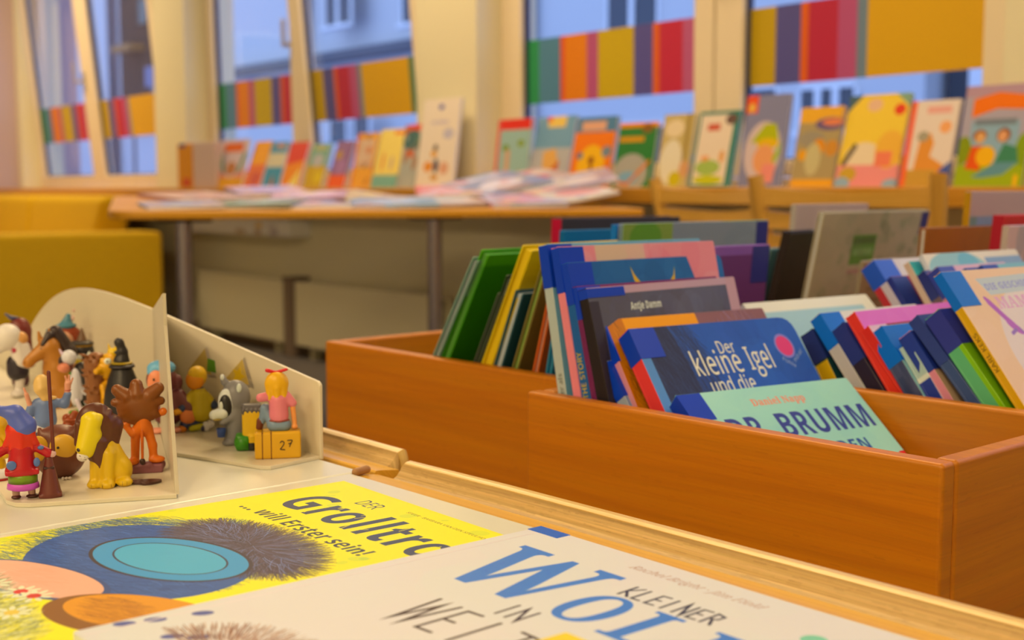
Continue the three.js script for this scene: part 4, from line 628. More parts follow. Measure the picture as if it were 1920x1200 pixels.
// 2 the standing animal with petal mane, from behind
figure('orange animal figurine with a brown petal mane seen from behind, standing on a mauve rock', -.9123, -.4269, .411 * mm, [
  ['rock', '#8c5048', [['b', 2, 8, -4, 33, 9, 18, 4], ['e', 26, 12, -8, 14, 12, 14], ['c', -24, 12, 8, 10, 16, 12, 6]], 3],
  ['body', '#e0701c', [['c', -13, 76, 0, -15, 24, 0, 9, 7.5], ['c', 11, 74, 0, 17, 50, 0, 9, 8], ['c', 17, 50, 0, 18, 24, 0, 8, 7.5], ['e', 0, 82, 0, 19, 14, 13], ['c', 0, 88, 0, 0, 112, 0, 16, 14], ['c', -14, 106, 0, -31, 92, 2, 6], ['c', -31, 92, 2, -19, 74, 6, 6], ['c', 14, 104, 0, 36, 112, 0, 6, 6.5], ['e', -20, 22, 6, 13, 6.5, 11], ['e', 24, 24, 4, 15, 7, 10], ['e', 38, 114, 2, 7, 7, 6]], 4],
  ['tail', '#d4641a', [['c', -1, 82, 13, -2, 26, 18, 3.2, 2.6]], 0, 1.3], ['tail_tuft', '#3c2014', [['e', -2, 24, 18, 5.5, 6.5, 5.5]], 0],
  ['mane', '#80420f', [['e', -8, 124, 2, 38, 33, 17], ...[[-43, 157, 14], [-9, 165, 15], [30, 158, 14], [-48, 134, 10], [34, 134, 10]].map(([x, y, r]) => ['c', -8 + (x + 8) * .55, 128 + (y - 128) * .55, 2, x, y, 0, r + 1, r * .8]), ...Array.from({ length: 13 }, (_, i) => { const x = -46 + i * 6.4; return ['c', x * .75, 112, 6, x + 1, 90 + Math.abs(i - 6) * 2.6, 6, 8, 2.4]; })], 3]], 0, 'animal_figure');
// 3 flat oval base
{ const sh = new THREE.Shape(); sh.moveTo(-30, 2); sh.bezierCurveTo(-34, 18, 24, 20, 31, 6); sh.bezierCurveTo(34, -12, 6, -24, -2, -18); sh.bezierCurveTo(-6, -6, -22, -12, -30, 2);
  const g = new THREE.ExtrudeGeometry(sh, { depth: 3, bevelEnabled: true, bevelSize: 1, bevelThickness: .8, bevelSegments: 2 }).rotateX(-Math.PI / 2);
  figure('flat dark brown oval plastic base lying empty beside the lion', -.8769, -.4101, .396 * mm, [['base', '#452016', g.translate(0, .8, 0)]], 0, 'figure_base'); }
// 4 the round owl like creature
figure('round maroon brown owl figurine with two huge orange yellow eyes', -.9391, -.3716, .405 * mm, [
  ['body', '#6c3620', [['e', 2, 44, -6, 47, 48, 38], ['e', 2, 76, -6, 40, 22, 30], ['c', 24, 84, 4, 30, 94, 4, 9, 4], ['c', -28, 84, 0, -32, 92, 0, 8, 4]], 6],
  ['eye', '#e0a43c', [['e', 8, 61, 25, 24, 24, 10]], 0], ['eye', '#d89c34', [['e', -35, 60, 21, 18, 24, 8]], 0],
  ['pupil', '#20140c', [['e', -1, 62, 34.6, 2.6, 2.6, 1.6]], 0, .8], ['foot', '#d8bc94', [8, 14, 20].map((x) => ['e', x - 2, 3, 32, 3, 3.4, 3.2]), 0, 1]], 0, 'owl_figure');
// 5 the little witch from behind
figure('witch girl figurine seen from behind with red hair, blue pointed hat and a broom', -.89, -.328, .377 * mm, [
  ['leg', '#c8946c', [['c', -18, 26, 0, -18, 6, 0, 8, 6.5]], 0], ['leg', '#c8946c', [['c', 8, 26, 0, 10, 6, 0, 8, 6.5]], 0],
  ['shoe', '#4c2414', [['e', -18, 3.5, 3, 9, 4, 9]], 0], ['shoe', '#4c2414', [['e', 11, 3.5, 2, 12, 4, 9]], 0],
  ['frill', '#c85494', lathe([[0, 18], [22, 17], [29, 20], [28, 28], [24, 33], [0, 33]]).translate(-5, 0, 0)], ['underskirt', '#7a8c1c', lathe([[0, 30], [26, 30], [26, 42], [24, 50], [0, 50]]).translate(-5, 0, 0)],
  ['dress', '#b81c20', [['c', -6, 110, 0, -6, 96, 0, 16, 20], ['c', -6, 92, 0, -6, 60, 0, 20, 27], ['b', -6, 52, 0, 30, 5, 24, 4], ['c', 14, 100, 2, 40, 84, 8, 8, 9], ['c', -28, 98, 2, -48, 88, 6, 8, 9]], 7],
  ['patch', '#5c6c88', [['e', -24, 68, 25, 9, 9, 3]], 0, 1.2], ['patch', '#5c6c88', [['e', 20, 70, 19, 6, 9, 4]], 0, 1.2], ['patch', '#5c6c88', [['e', 28, 96, 14, 6, 4, 4]], 0, 1.2],
  ['hand', '#e0a888', [['e', 48, 82, 9, 7, 7, 6]], 0], ['hand', '#e0a888', [['e', -52, 86, 7, 6, 6, 6]], 0],
  ['hair', '#d43818', [['e', -6, 128, 0, 27, 22, 22], ...Array.from({ length: 11 }, (_, i) => { const q = (i - 5) / 5; return ['c', -6 + q * 14, 128, 14 - Math.abs(q) * 6, -6 + q * 31, 92 + Math.abs(q) * 6 + (i % 2) * 6, 19 - Math.abs(q) * 14, 8, 3.5]; })], 4],
  ['hat', '#5a6090', [['c', -2, 136, 0, -14, 160, 0, 25, 17], ['c', -14, 160, 0, -46, 170, 2, 15, 8], ['c', -46, 170, 2, -72, 160, 6, 8, 3]], 6],
  ['broom_handle', '#6a2c1c', [['c', 47, 234, -8, 50, 84, 9, 3.6]], 0, 1.4], ['broom', '#6c3020', [['c', 41, 72, 6, 42, 8, 6, 7, 20], ['b', 42, 4, 6, 21, 4, 16, 3]], 3], ['binding', '#3c1c14', [['b', 41, 56, 6, 10.5, 3, 10.5, 3]], 0]], 0, 'witch_figure');
// 6 partly visible yellow haired figure
figure('yellow haired figurine on a red edged white base, cut by the left picture edge', -.9671, -.3346, .403 * mm, [
  ['body', '#e0a414', [['c', -4, 60, 0, -4, 22, 0, 16, 22], ['c', 8, 70, 6, 18, 44, 8, 7]], 5], ['hair', '#e8a818', [['e', -4, 98, 0, 27, 26, 20], ['c', 8, 96, 8, 18, 76, 8, 10, 7]], 5],
  ['base', '#ecd4b0', lathe([[0, 3], [34, 3], [35, 6], [34, 20], [0, 20]])], ['base_edge', '#c03028', lathe([[0, 0], [36, 0], [36, 3.2], [0, 3.2]])]], 0, 'toy_figure');
// 7 woman with raised arms
figure('blond woman figurine from behind in a grey blue sweater with both arms raised', -1.0173, -.3948, .436 * mm, [
  ['skirt', '#43304a', [['c', -5, 40, 0, -5, 4, 0, 19, 22]], 3], ['hem', '#e8d0ac', [['b', -5, 55, 0, 21, 6.5, 15, 5]], 2],
  ['sweater', '#70798a', [['c', -4, 70, 0, -4, 98, 0, 20, 17], ['c', 10, 102, 0, 30, 98, 0, 9, 8], ['c', 30, 98, 0, 36, 116, 2, 8, 7], ['c', -18, 102, 0, -32, 84, 0, 9, 8], ['c', -32, 84, 0, -30, 96, 4, 8, 6]], 5],
  ['hand', '#e09468', [['c', 36, 122, 2, 37, 136, 2, 5.5, 6], ['c', 36, 138, 2, 33, 150, 2, 2.4, 1.8], ['c', 39, 138, 2, 40, 152, 2, 2.2, 1.8], ['c', 42, 136, 2, 46, 146, 2, 2, 1.6]], 2, 1.2], ['hand', '#e09468', [['c', -30, 98, 4, -36, 120, 6, 5, 4], ['c', -36, 120, 6, -40, 132, 6, 2.6, 2]], 2, 1.2],
  ['bracelet', '#a83c3c', [['e', 36.5, 124, 2, 6.4, 2, 6.4]], 0, 1.2],
  ['hair', '#e4b060', [['e', -9, 136, 0, 15, 20, 14], ['c', -10, 128, 6, -4, 112, 8, 12, 7], ['c', -4, 112, 8, 14, 112, 8, 6, 3]], 5]], 0, 'woman_figure');
// 8 cow
figure('black and white cow figurine sitting upright on a small green base', -1.1947, -.495, .518 * mm, [
  ['base', '#5a8c2c', lathe([[0, 0], [24, 0], [24, 5], [0, 5]]).translate(4, 0, 0)], ['body', '#241a16', [['c', 12, 34, 0, 6, 84, -2, 21, 14]], 4],
  ['belly', '#dcc8ac', [['e', -6, 52, 12, 12, 36, 12], ['c', 0, 40, 14, 18, 16, 14, 6, 5], ['c', -4, 60, 16, 12, 40, 18, 5, 4]], 4], ['leg', '#e0c4b4', [['c', 26, 26, 8, 24, 4, 10, 6]], 0], ['leg', '#e4c8b8', [['c', -4, 28, 22, 4, 6, 24, 4.5]], 0],
  ['head', '#e0ccb0', [['e', -16, 108, 6, 14, 14, 13]], 0], ['ear', '#3a2a26', [['e', -30, 102, 8, 5, 9, 4]], 0], ['muzzle', '#e08458', [['e', -26, 90, 14, 11, 9, 9]], 0], ['horn', '#dcb4a8', [['c', -28, 116, 8, -32, 124, 8, 3, 1.4]], 0, 1.2], ['collar', '#4c8c30', [['e', -8, 78, 8, 10, 4, 10]], 0]], 0, 'cow_figure');
// 9 horse
figure('light brown horse figurine with a dark mane, head lowered to the left', -1.2529, -.4892, .535 * mm, [
  ['body', '#b8722c', [['c', 16, 20, 0, 12, 70, 0, 30, 24], ['c', 12, 80, 0, 4, 112, 4, 22, 17], ['c', 2, 116, 4, -32, 92, 14, 17, 10], ['e', -36, 86, 16, 10, 9, 9], ['c', 2, 132, 2, 2, 146, 2, 5, 2.5], ['c', -14, 128, 4, -16, 142, 4, 5, 2.5], ['c', 0, 30, 20, -4, 4, 22, 9, 8], ['c', 26, 30, 20, 28, 4, 22, 9, 8]], 6],
  ['mane', '#33201a', [['c', 14, 140, -4, 38, 102, -4, 13, 12], ['c', 38, 104, -4, 40, 84, -4, 12, 6], ['c', 2, 136, 10, -10, 120, 18, 8, 4]], 5], ['eye', '#2a1a10', [['e', -12, 112, 19, 3.4, 3, 2]], 0, 1], ['nostril', '#6a3a18', [['e', -42, 88, 23, 1.6, 2, 1.4]], 0, .9]], 0, 'horse_figure');
// 10 red haired rider behind the horse
figure('red brown haired figurine with a teal pointed hat behind the horse', -1.325, -.535, .57 * mm, [
  ['body', '#7c3c30', [['c', 0, 16, 0, 0, 80, 0, 16, 14]], 4], ['head', '#d89868', [['e', 0, 104, 6, 17, 18, 15]], 0], ['hair', '#983c1c', [['e', 2, 112, -2, 27, 18, 18], ['c', 16, 112, 0, 28, 90, 0, 10, 7], ['c', -16, 112, 0, -26, 92, 0, 10, 7]], 5],
  ['hat', '#4a7470', [['e', 4, 128, 0, 19, 5, 15], ['c', 4, 128, 0, 8, 146, 0, 13, 5], ['c', -12, 124, 4, -28, 120, 6, 5, 4]], 4], ['hat_trim', '#e0b088', [['e', 16, 142, 6, 3.4, 6, 3], ['e', 18, 156, 4, 3, 4, 3]], 3]], 0, 'toy_figure');
// 11 figure in white
figure('figurine with a round white head of hair, white coat and white boots at the left', -1.3397, -.4912, .563 * mm, [
  ['boot', '#e4c8a0', [['c', 2, 40, 4, -2, 10, 4, 9, 8], ['e', -4, 6, 10, 13, 7, 14]], 4], ['skirt', '#261c20', [['c', -4, 62, 0, -2, 48, 0, 18, 20]], 3], ['coat', '#e8cca4', [['c', -2, 100, 2, 4, 66, 2, 13, 18], ['c', 12, 94, 4, 20, 62, 6, 8, 10]], 5],
  ['head', '#dc9850', [['e', 4, 108, 2, 14, 14, 12]], 0], ['hair', '#ecd2aa', [['e', -18, 112, 0, 25, 25, 22], ['c', -28, 100, 4, -34, 92, 6, 12, 10]], 5], ['scarf', '#b02c38', [['e', -6, 88, 12, 6, 6, 5]], 0]], 0, 'toy_figure');
// 12 maroon haired figure
figure('maroon haired figurine standing behind the one in white', -1.415, -.52, .59 * mm, [
  ['body', '#5a2c30', [['c', 0, 10, 0, 0, 70, 0, 16, 13]], 4], ['head', '#d8883c', [['e', -6, 98, 8, 14, 16, 12]], 0], ['hair', '#74281e', [['e', 2, 104, 0, 21, 24, 17], ['c', 10, 100, 0, 16, 66, 0, 12, 8]], 5], ['bow', '#4a4858', [['c', -12, 128, 2, -22, 136, 2, 4, 2], ['c', -10, 128, 2, 0, 128, 2, 4, 2]], 2]], 0, 'toy_figure');
// 13 red figure at the edge
figure('red and pink figurine on a green base, farthest left', -1.395, -.452, .57 * mm, [
  ['base', '#5c5c20', lathe([[0, 0], [24, 0], [24, 14], [21, 17], [0, 17]])], ['dress', '#c83830', [['c', 0, 24, 0, 0, 76, 0, 20, 13], ['c', 10, 74, 4, 20, 56, 6, 6]], 4], ['apron', '#e08868', [['e', 4, 50, 12, 11, 18, 9]], 0], ['head', '#e0b084', [['e', 0, 94, 2, 16, 16, 14]], 0], ['hair', '#e4503c', [['e', 0, 102, -2, 19, 15, 15]], 0]], 0, 'toy_figure');
// 14 black bird with hat
figure('black bird figurine with yellow eyes and a brown pointed hat, at the back panel', -1.2688, -.5301, .551 * mm, [
  ['body', '#7c4c2c', [['c', 0, 14, 0, 0, 52, 0, 20, 16]], 4], ['head', '#221a18', [['e', 0, 92, 0, 22, 24, 19]], 0], ['beak', '#b87840', [['e', 2, 68, 14, 18, 9, 12]], 0], ['eye', '#e8c020', [['e', -6, 76, 17, 8, 7, 5]], 0], ['eye', '#e8c020', [['e', 10, 76, 17, 8, 7, 5]], 0], ['eye_top', '#ecdcb0', [['c', -5, 82, 17, -4, 92, 14, 5, 3]], 0], ['eye_top', '#ecdcb0', [['c', 11, 82, 17, 12, 92, 14, 5, 3]], 0],
  ['hat_brim', '#3a3024', [['e', 0, 108, 0, 22, 6, 20]], 0], ['hat_band', '#b07c1c', [['e', 0, 104, 0, 21.4, 3, 19.6]], 0], ['hat', '#6a4424', [['c', 0, 110, 0, 1, 136, 0, 11, 1.5]], 0]], 0, 'bird_figure');
// 15 hedgehog child
figure('yellow hedgehog figurine with a spiky brown coat and a small crown', -1.1514, -.5002, .506 * mm, [
  ['coat', '#8a5026', [['c', -12, 22, -4, -10, 104, -4, 17, 23], ...Array.from({ length: 34 }, (_, i) => { const q = 1.1 + (i % 9) / 9 * 3.0, y = 22 + Math.floor(i / 9) * 30 + (i % 2) * 9, r = 18 + y * .06; return ['c', -11 + r * .8 * Math.cos(q), y, r * .8 * Math.sin(q) - 4, -11 + (r + 5) * Math.cos(q), y + 4, (r + 5) * Math.sin(q) - 4, 3.4, 1]; })], 3],
  ['face', '#eaa414', [['e', 10, 100, 8, 20, 25, 17], ['c', -2, 96, 18, -10, 94, 26, 8, 6]], 5], ['body', '#e8a010', [['c', 8, 66, 6, 8, 22, 6, 12, 15], ['c', 0, 64, 16, 4, 44, 20, 6, 7]], 5], ['eye', '#f0e0c0', [['e', 10, 112, 23, 7, 6, 4]], 0, 1.2], ['pupil', '#1c140c', [['e', 9, 112, 27, 1.8, 1.8, 1.2]], 0, .7], ['crown', '#e8b410', [['e', 24, 124, 0, 15, 10, 10], ['c', 14, 132, 0, 12, 142, 0, 3, 1.4], ['c', 26, 132, 0, 27, 142, 0, 3, 1.4]], 3]], 0, 'hedgehog_figure');
// 16 black cloak
figure('pear shaped black cloaked figurine from behind with a pointed hat and yellow hat band', -1.1257, -.5081, .5 * mm, [
  ['cloak', '#221c1a', lathe([[0, 0], [33, 0], [35, 14], [35, 36], [32, 60], [26, 82], [20, 98], [18, 106], [0, 106]], 48)], ['hat_brim', '#2a2220', lathe([[0, 103], [23, 103], [24, 105], [22, 109], [0, 110]], 48)], ['hat_band', '#b8901c', lathe([[0, 109], [19.5, 109], [18.6, 113.5], [0, 113.5]], 48)],
  ['hat', '#221c1a', [['c', 0, 116, 0, 2, 130, 0, 15, 10], ['e', -4, 132, 4, 10, 4, 8], ['c', 2, 134, 0, -2, 146, 0, 9, 8], ['e', -4, 150, 0, 9, 9, 8]], 3], ['beak', '#d8901c', [['e', 4, 4, 32, 12, 6, 8]], 0]], 0, 'bird_figure');
// 17 monkey
figure('maroon monkey figurine with a peach face and a light blue cap, partly behind the divider', -1.0555, -.5155, .481 * mm, [
  ['body', '#743830', [['e', 6, 46, -2, 32, 36, 22], ['c', 26, 66, 4, 44, 42, 10, 14, 12], ['e', -4, 98, -2, 28, 27, 21], ['e', 26, 92, 0, 8, 14, 7]], 6], ['face', '#ec8c58', [['e', -12, 96, 14, 18, 24, 10], ['e', -10, 78, 16, 13, 10, 9]], 5], ['eye', '#20140c', [['e', -18, 102, 24, 2, 2.6, 1.6]], 0, .8], ['eye', '#20140c', [['e', -4, 102, 24, 2, 2.6, 1.6]], 0, .8], ['mouth', '#5a2418', [['e', -12, 84, 26, 4, 2.2, 1.6]], 0, .8],
  ['cap', '#7aa8ac', [['e', -4, 120, -2, 26, 15, 21], ['e', -20, 114, 6, 10, 8, 10]], 4], ['scarf', '#1f4430', [['e', -18, 72, 6, 14, 6, 10]], 0], ['hand', '#ec8444', [['e', 42, 30, 14, 16, 16, 11]], 0], ['foot', '#ea9468', [['e', -16, 5, 16, 17, 6, 14]], 0], ['foot', '#ea9468', [['e', 16, 5, 16, 15, 6, 13]], 0], ['sock', '#a02428', [['e', 4, 16, 16, 10, 5, 8]], 0]], 0, 'monkey_figure');
// 18 kneeling boy
figure('kneeling boy figurine from behind with yellow hair and a yellow shirt', -1.0417, -.5388, .483 * mm, [
  ['trousers', '#2c3450', [['c', 10, 22, 0, -20, 12, 6, 12, 10]], 4], ['sock', '#c0ac1c', [['c', -8, 6, 12, 10, 10, 16, 6, 6]], 0], ['knee', '#dc7c1c', [['e', -25, 6, 10, 9, 7, 9]], 0], ['shoe', '#ecd4b4', [['e', 18, 9, 14, 8, 10, 9], ['e', 26, 12, 8, 8, 8, 8]], 3], ['cuff', '#39304a', [['e', 12, 7, 20, 4, 6, 4]], 0],
  ['shirt', '#d2ac10', [['c', 8, 36, 0, 6, 66, 0, 22, 17], ['c', -8, 66, 2, -20, 50, 8, 8, 8], ['c', 20, 64, 0, 28, 54, 0, 8, 8]], 5], ['trim', '#303c50', [['c', -21, 49, 8, -25, 43, 10, 8.4], ['c', 30, 52, 0, 33, 47, 0, 8]], 0], ['collar', '#303c50', [['e', 4, 79, 0, 12, 4, 11]], 0],
  ['hand', '#e8982c', [['c', -28, 40, 12, -36, 38, 14, 6.5, 6]], 0], ['head', '#e88c1c', [['e', 0, 96, 4, 17, 19, 14]], 0], ['hair', '#ecb010', [['e', 5, 102, -2, 17.5, 20, 15], ['e', 2, 108, 6, 15, 13, 12]], 4]], 0, 'boy_figure');
// 19 raccoon
figure('grey raccoon figurine with a black eye patch, holding a small blue bucket', -.9641, -.5312, .4565 * mm, [
  ['body', '#8a7c68', [['c', 6, 18, -2, 6, 58, -2, 20, 19], ['e', 10, 88, -4, 27, 33, 23], ['c', -2, 52, 12, -14, 46, 18, 8, 7], ['e', -4, 5, 8, 13, 6, 12], ['e', 16, 5, 6, 12, 6, 11], ['c', -10, 118, 0, -14, 128, 0, 7, 5]], 6],
  ['cheek', '#e8d8b8', [['e', -8, 80, 10, 15, 27, 11]], 0], ['mask', '#221c18', [['e', -9, 76, 15, 12, 23, 9]], 0], ['eye', '#ecdcb0', [['e', -17, 76, 21, 4, 9, 4]], 0, 1.2], ['muzzle', '#ecdcc0', [['c', -16, 62, 16, -30, 60, 20, 12, 9]], 0], ['mouth', '#b08c3c', [['e', -24, 52, 22, 9, 2.6, 6]], 0], ['ear', '#e8dcc8', [['e', 16, 108, 16, 5, 9, 4]], 0], ['ear', '#ecdcc0', [['e', -14, 128, 4, 4, 6, 4]], 0],
  ['bucket', '#3a4a74', lathe([[0, 14], [7, 14], [9, 30], [8, 30], [6.5, 16], [0, 16]], 24).translate(-18, 4, 18)]], 0, 'raccoon_figure');
// 20 toy engine
figure('small toy machine with a yellow back, dark fringe and two green rollers', -.9333, -.532, .447 * mm, [
  ['roller', '#3f7c14', [['c', -15, 15, -4, -15, 15, 6, 15], ['b', -13, 16, 0, 14, 15, 15, 5]], 2], ['roller', '#3f7c14', [['c', 18, 15, -4, 18, 15, 6, 15], ['b', 16, 16, 0, 13, 15, 15, 5]], 2], ['axle', '#1c1c18', [['b', 2, 10, 10, 6, 8, 8, 2]], 0], ['back', '#e8b010', [['b', 3, 50, 3, 17.5, 27, 11, 5], ['b', 3, 22, 12, 6, 8, 6, 2]], 3], ['fringe', '#5c5044', [['b', 3, 79, 0, 19, 8, 12, 5], ...[-12, -4, 4, 12, 19].map((x) => ['c', x, 76, 11, x, 69, 12, 4, 2])], 2]], 0, 'toy_machine');
// 21 girl on the yellow crate
figure('girl figurine in a pink shirt with a red bow, sitting on a yellow crate', -.8935, -.5345, .44 * mm, [
  ['crate', '#dc9c10', [['b', 0, 25, 0, 42, 25, 22, 4]], 0], ['strap', '#6c3410', [['b', -28, 25, 0, 1.4, 25.5, 22.5, 1]], 0, 1], ['strap', '#6c3410', [['b', -12, 25, 0, 1.4, 25.5, 22.5, 1]], 0, 1],
  ['number', '#3c2410', mergeGeometries([tube([[4, 30, 22.4], [7, 33, 22.6], [11, 31, 22.6], [10, 26, 22.5], [4, 18, 22.4]], 1, 20, 6), tube([[4, 18, 22.4], [8, 17.5, 22.5], [13, 17, 22.4]], 1, 8, 6), tube([[17, 34, 22.4], [22, 34.5, 22.5], [26, 34, 22.5], [23, 28, 22.5], [21, 22, 22.4]], 1, 20, 6), tube([[19, 28, 22.4], [25, 28.5, 22.5]], .9, 6, 6)])],
  ['trousers', '#7c8480', [['c', -6, 60, 2, 12, 60, 2, 13, 13], ['c', -10, 62, -2, -22, 90, -8, 9, 8], ['c', -22, 90, -8, -28, 66, -12, 8, 7]], 4], ['boot', '#6c3018', [['c', -31, 66, -12, -33, 54, -12, 7, 6.5]], 0], ['belt', '#8a3c28', [['e', 3, 69, 2, 20, 3, 15]], 0],
  ['shirt', '#e07a70', [['c', 3, 78, 0, 2, 106, 0, 18, 17], ['c', 16, 114, 0, 28, 100, 2, 9, 8], ['c', -12, 114, 0, -30, 112, 4, 9, 8]], 5], ['arm', '#e89048', [['c', 28, 96, 2, 31, 64, 6, 5, 4.5], ['e', 31, 57, 7, 6, 5, 6]], 3], ['head', '#e8a060', [['e', 0, 134, -6, 16, 18, 14]], 0],
  ['hair', '#e6a412', [['e', 0, 140, 0, 21, 20, 17], ['c', -12, 136, 2, -12, 112, 4, 10, 7], ['c', 10, 136, 2, 11, 114, 4, 11, 8], ['c', 0, 130, 10, 0, 108, 10, 8, 5]], 4], ['bow', '#d02c28', [['c', -2, 158, 2, -17, 162, 2, 3, 4], ['c', 0, 158, 2, 18, 163, 2, 3, 3]], 2]], 0, 'girl_figure');
// 22 squirrel tail
figure('rust red squirrel figurine, its bushy tail rising behind the lion mane', -1.0486, -.4251, .454 * mm, [
  ['tail', '#a8481c', [['c', 4, 12, 0, 2, 38, 0, 10, 14], ['c', 2, 38, 0, 10, 60, 0, 14, 7], ...[20, 30, 40, 50].map((y) => ['e', 3, y, 6, 13, 2.4, 10])], 3], ['body', '#a0441c', [['c', -4, 8, -14, -4, 36, -14, 11, 9], ['e', -4, 50, -14, 9, 9, 9]], 4]], 0, 'squirrel_figure');
// the stand: two base sheets, an arched back panel, a divider
{
  const st = thing('display_stand', 'white display stand with an arched back panel and a divider, holding the toy figures', 'stand'); st.rotation.y = UNIT;
  const m = new THREE.MeshPhysicalMaterial({ color: albedo('#e6c892'), roughness: .32, clearcoat: .25, clearcoatRoughness: .3 });
  const sheet = (pts) => { const s = new THREE.Shape(); pts.forEach(([u, n], i) => i ? s.lineTo(u, n) : s.moveTo(u, n)); const g = new THREE.ExtrudeGeometry(s, { depth: .0024, bevelEnabled: true, bevelSize: .0003, bevelThickness: .0003, bevelSegments: 1 }); return g.rotateX(Math.PI / 2).translate(0, TRAY + .0028, 0); };
  obj('base_sheet', sheet([[-.8295, -.412], [-.872, -.324], [-.88, -.3165], [-.892, -.315], [-1.0, -.338], [-1.7, -.47], [-1.7, -.562], [-1.175, -.562]]), m, st);
  obj('base_sheet', sheet([[-.8745, -.5618], [-.866, -.511], [-.872, -.506], [-.9668, -.4787], [-1.15, -.5618]]), m, st);
  const wall = new THREE.Shape(); wall.moveTo(-1.72, TRAY + .0005); wall.lineTo(-.8735, TRAY + .0005); wall.lineTo(-.8735, .6595); wall.quadraticCurveTo(-.8735, .6625, -.877, .664);
  wall.lineTo(-1.15, .6995); wall.bezierCurveTo(-1.22, .708, -1.27, .7138, -1.323, .7138); wall.bezierCurveTo(-1.4, .7138, -1.45, .69, -1.49, .66); wall.bezierCurveTo(-1.53, .632, -1.6, .61, -1.72, .61); wall.closePath();
  obj('back_panel', new THREE.ExtrudeGeometry(wall, { depth: .0022, bevelEnabled: true, bevelSize: .0003, bevelThickness: .0004, bevelSegments: 1, curveSegments: 20 }).translate(0, 0, -.5646), m, st);
  const dv = new THREE.Shape(), L = .3715; dv.moveTo(.001, TRAY + .003); dv.lineTo(L, TRAY + .003); dv.lineTo(L, .702); dv.lineTo(.128, .737); dv.lineTo(.12, .712); dv.closePath();
  const dg = new THREE.ExtrudeGeometry(dv, { depth: .0022, bevelEnabled: true, bevelSize: .0003, bevelThickness: .0003, bevelSegments: 1 });
  dg.rotateY(Math.PI - Math.atan2(.1495, .3405)).translate(-.8295, 0, -.412); obj('divider', dg, new THREE.MeshPhysicalMaterial({ color: albedo('#e6c892'), roughness: .45, transmission: .35, thickness: 0 }), st);
  // stickers on the back panel
  const sticker = (name, colour, pts, z, label) => { const s = new THREE.Shape(); pts.forEach(([u, y], i) => i ? s.lineTo(u, y) : s.moveTo(u, y)); obj(name, new THREE.ExtrudeGeometry(s, { depth: .0002, bevelEnabled: false }).translate(0, 0, -.5622 + z), paint(colour, .5), st, label); };
  const tri = (c, w, h, lean) => [[c[0] - w, c[1] - h * .45], [c[0] + w, c[1] - h * .5], [c[0] + lean, c[1] + h * .55]];
  const star = (c, r) => Array.from({ length: 10 }, (_, i) => { const q = i * Math.PI / 5 + .3, k = i % 2 ? .45 : 1; return [c[0] + r * 1.4 * k * Math.sin(q), c[1] + r * k * Math.cos(q)]; });
  for (const [c, s] of [[[-1.073, .661], .85], [[-1.004, .659], .8], [[-1.135, .641], .7], [[-.938, .651], .6]]) {
    sticker('sticker', '#dcbc90', tri(c, .034 * s, .032 * s, .012), 0); sticker('sticker_print', '#c8a04c', tri([c[0] - .003, c[1]], .026 * s, .026 * s, .01), .0002);
  }
  sticker('sticker_print', '#5f8c24', [[-1.062, .653], [-1.045, .653], [-1.047, .664], [-1.06, .665]], .0004);
  sticker('sticker_print', '#d8a818', star([-.94, .644], .009), .0004); sticker('sticker_print', '#d8a818', star([-1.004, .655], .009), .0004);
}

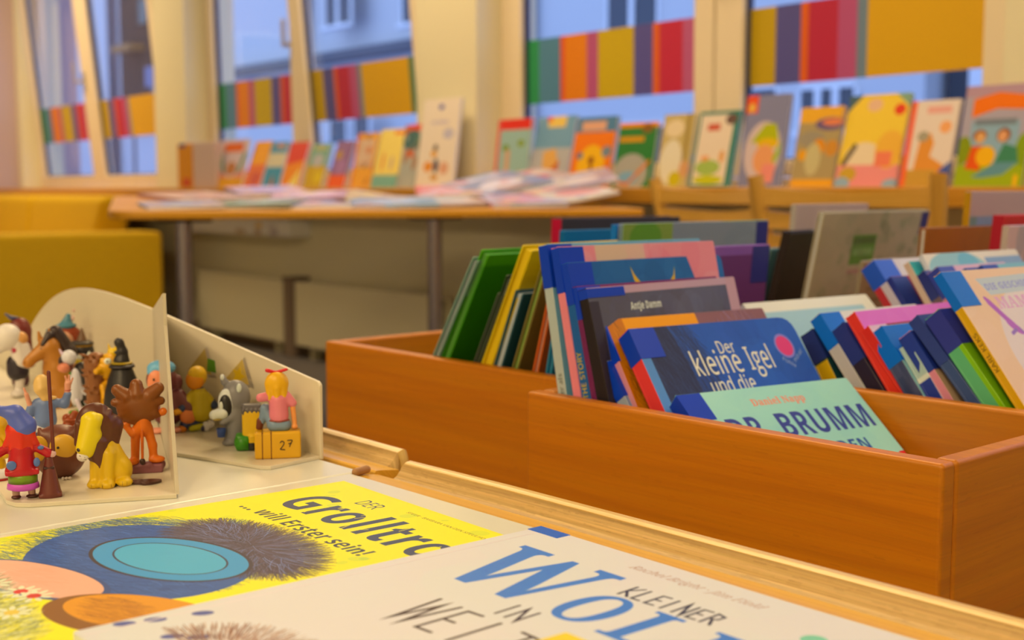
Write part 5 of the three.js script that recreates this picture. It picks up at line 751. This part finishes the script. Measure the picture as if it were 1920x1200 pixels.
// ---------- the street outside ----------
{
  struct(obj('ground', box(-60, 30, -1.2, -1.0, -40, -3.4), paint('#6a7080', .9)));
  const stone = new THREE.MeshStandardMaterial({ color: new THREE.Color().setRGB(.62, .62, .62), roughness: .9 }), dark = new THREE.MeshStandardMaterial({ color: new THREE.Color().setRGB(.05, .06, .08), roughness: .25 }), pale = new THREE.MeshStandardMaterial({ color: new THREE.Color().setRGB(.8, .8, .8), roughness: .8 }), slate = new THREE.MeshStandardMaterial({ color: new THREE.Color().setRGB(.12, .13, .15), roughness: .8 });
  const Z = -13;
  const b = thing('house', 'pale rendered house across the street behind the two right windows', 'building');
  obj('wall', box(-16.2, -8.6, -1, 8, Z - 3, Z), stone, b);
  const win = (par, x0, x1, y0, y1, panes) => {
    const f = obj('window', [box(x0 - .06, x1 + .06, y0 - .08, y0, Z, Z + .12), box(x0, x1, y1, y1 + .06, Z, Z + .04), box(x0 - .05, x0, y0, y1, Z, Z + .04), box(x1, x1 + .05, y0, y1, Z, Z + .04), ...Array.from({ length: panes - 1 }, (_, i) => { const x = x0 + (x1 - x0) * (i + 1) / panes; return box(x - .05, x + .05, y0, y1, Z, Z + .05); })], pale, par);
    for (let i = 0; i < panes; i++) obj('pane', box(x0 + (x1 - x0) * i / panes + .01, x0 + (x1 - x0) * (i + 1) / panes - .01, y0, y1, Z, Z + .02), dark, f);
  };
  win(b, -10.35, -9.55, 1.55, 2.05, 3); win(b, -13.9, -12.9, 3.05, 4.3, 2); win(b, -11.2, -10.75, 1.6, 2.1, 1); win(b, -10.4, -9.4, 3.6, 4.8, 2); win(b, -13.6, -12.7, .4, 1.7, 2);
  obj('drain_pipe', [cyl(-15.55, -1, 8, Z + .1, .07)], new THREE.MeshStandardMaterial({ color: new THREE.Color().setRGB(.3, .34, .4), roughness: .6 }), b);
  const d = thing('dark_building', 'dark building with a pale window at the far right outside', 'building');
  obj('wall', box(-8.5, 2, -1, 4.2, Z - 3, Z - .3), new THREE.MeshStandardMaterial({ color: new THREE.Color().setRGB(.035, .045, .06), roughness: .8 }), d); obj('window', box(-8.2, -7.85, 1.75, 2.3, Z - .3, Z - .25), pale, d); obj('window', box(-7.4, -7.0, 1.9, 2.5, Z - .3, Z - .25), dark, d);
  const e = thing('long_house', 'long pale house with a dark eaves ledge behind the middle left window', 'building');
  obj('wall', box(-29.5, -16.4, -1, 9, Z - 3.4, Z - .4), stone, e);
  obj('ledge', box(-27, -16.6, 3.32, 3.5, Z - .4, Z - .1), slate, e);
  win(e, -21.9, -21.0, 3.95, 5.0, 2); win(e, -19.25, -18.5, 3.75, 4.9, 2); win(e, -21.8, -21.2, 1.7, 2.15, 1); win(e, -20.9, -20.4, 1.75, 2.2, 1); win(e, -18.4, -17.5, 1.6, 2.2, 1);
  obj('drain_pipe', [cyl(-23.2, -1, 9, Z - .28, .09)], slate, e);
  const h = thing('brown_house', 'dark brown house with a shelf like orange balcony behind the far left window', 'building');
  const brown = new THREE.MeshStandardMaterial({ color: new THREE.Color().setRGB(.035, .022, .012), roughness: .9 });
  obj('wall', box(-33.2, -30.0, 2.45, 9, Z - 1.2, Z - .4), brown, h); obj('wall', box(-32.8, -29.6, -1, 2.3, Z - 1.2, Z - .6), stone, h);
  obj('balcony', box(-32.8, -31.6, 4.35, 4.5, Z - .4, Z), new THREE.MeshStandardMaterial({ color: new THREE.Color().setRGB(.42, .2, .05), roughness: .8 }), h);
  for (const [x, y, w2, hh, c] of [[-31.4, 3.4, .5, .5, [.12, .16, .3]], [-31.0, 2.9, .6, .5, [.16, .22, .26]], [-31.7, 5.0, .5, .6, [.06, .12, .1]], [-30.8, 4.8, .4, .7, [.2, .06, .05]], [-31.9, 2.8, .6, .4, [.22, .16, .2]]]) obj('window', box(x, x + w2, y, y + hh, Z - .4, Z - .3), new THREE.MeshStandardMaterial({ color: new THREE.Color().setRGB(...c), roughness: .5 }), h);
  const p = thing('far_house', 'pale blue grey house behind the left pane of the far left window', 'building');
  obj('wall', box(-48, -33, -1, 10, Z - 4, Z - 1.5), stone, p); obj('drain_pipe', [cyl(-36.2, -1, 10, Z - 1.35, .12), cyl(-34.6, -1, 10, Z - 1.35, .1)], slate, p);
}
renderer.render(scene, camera);
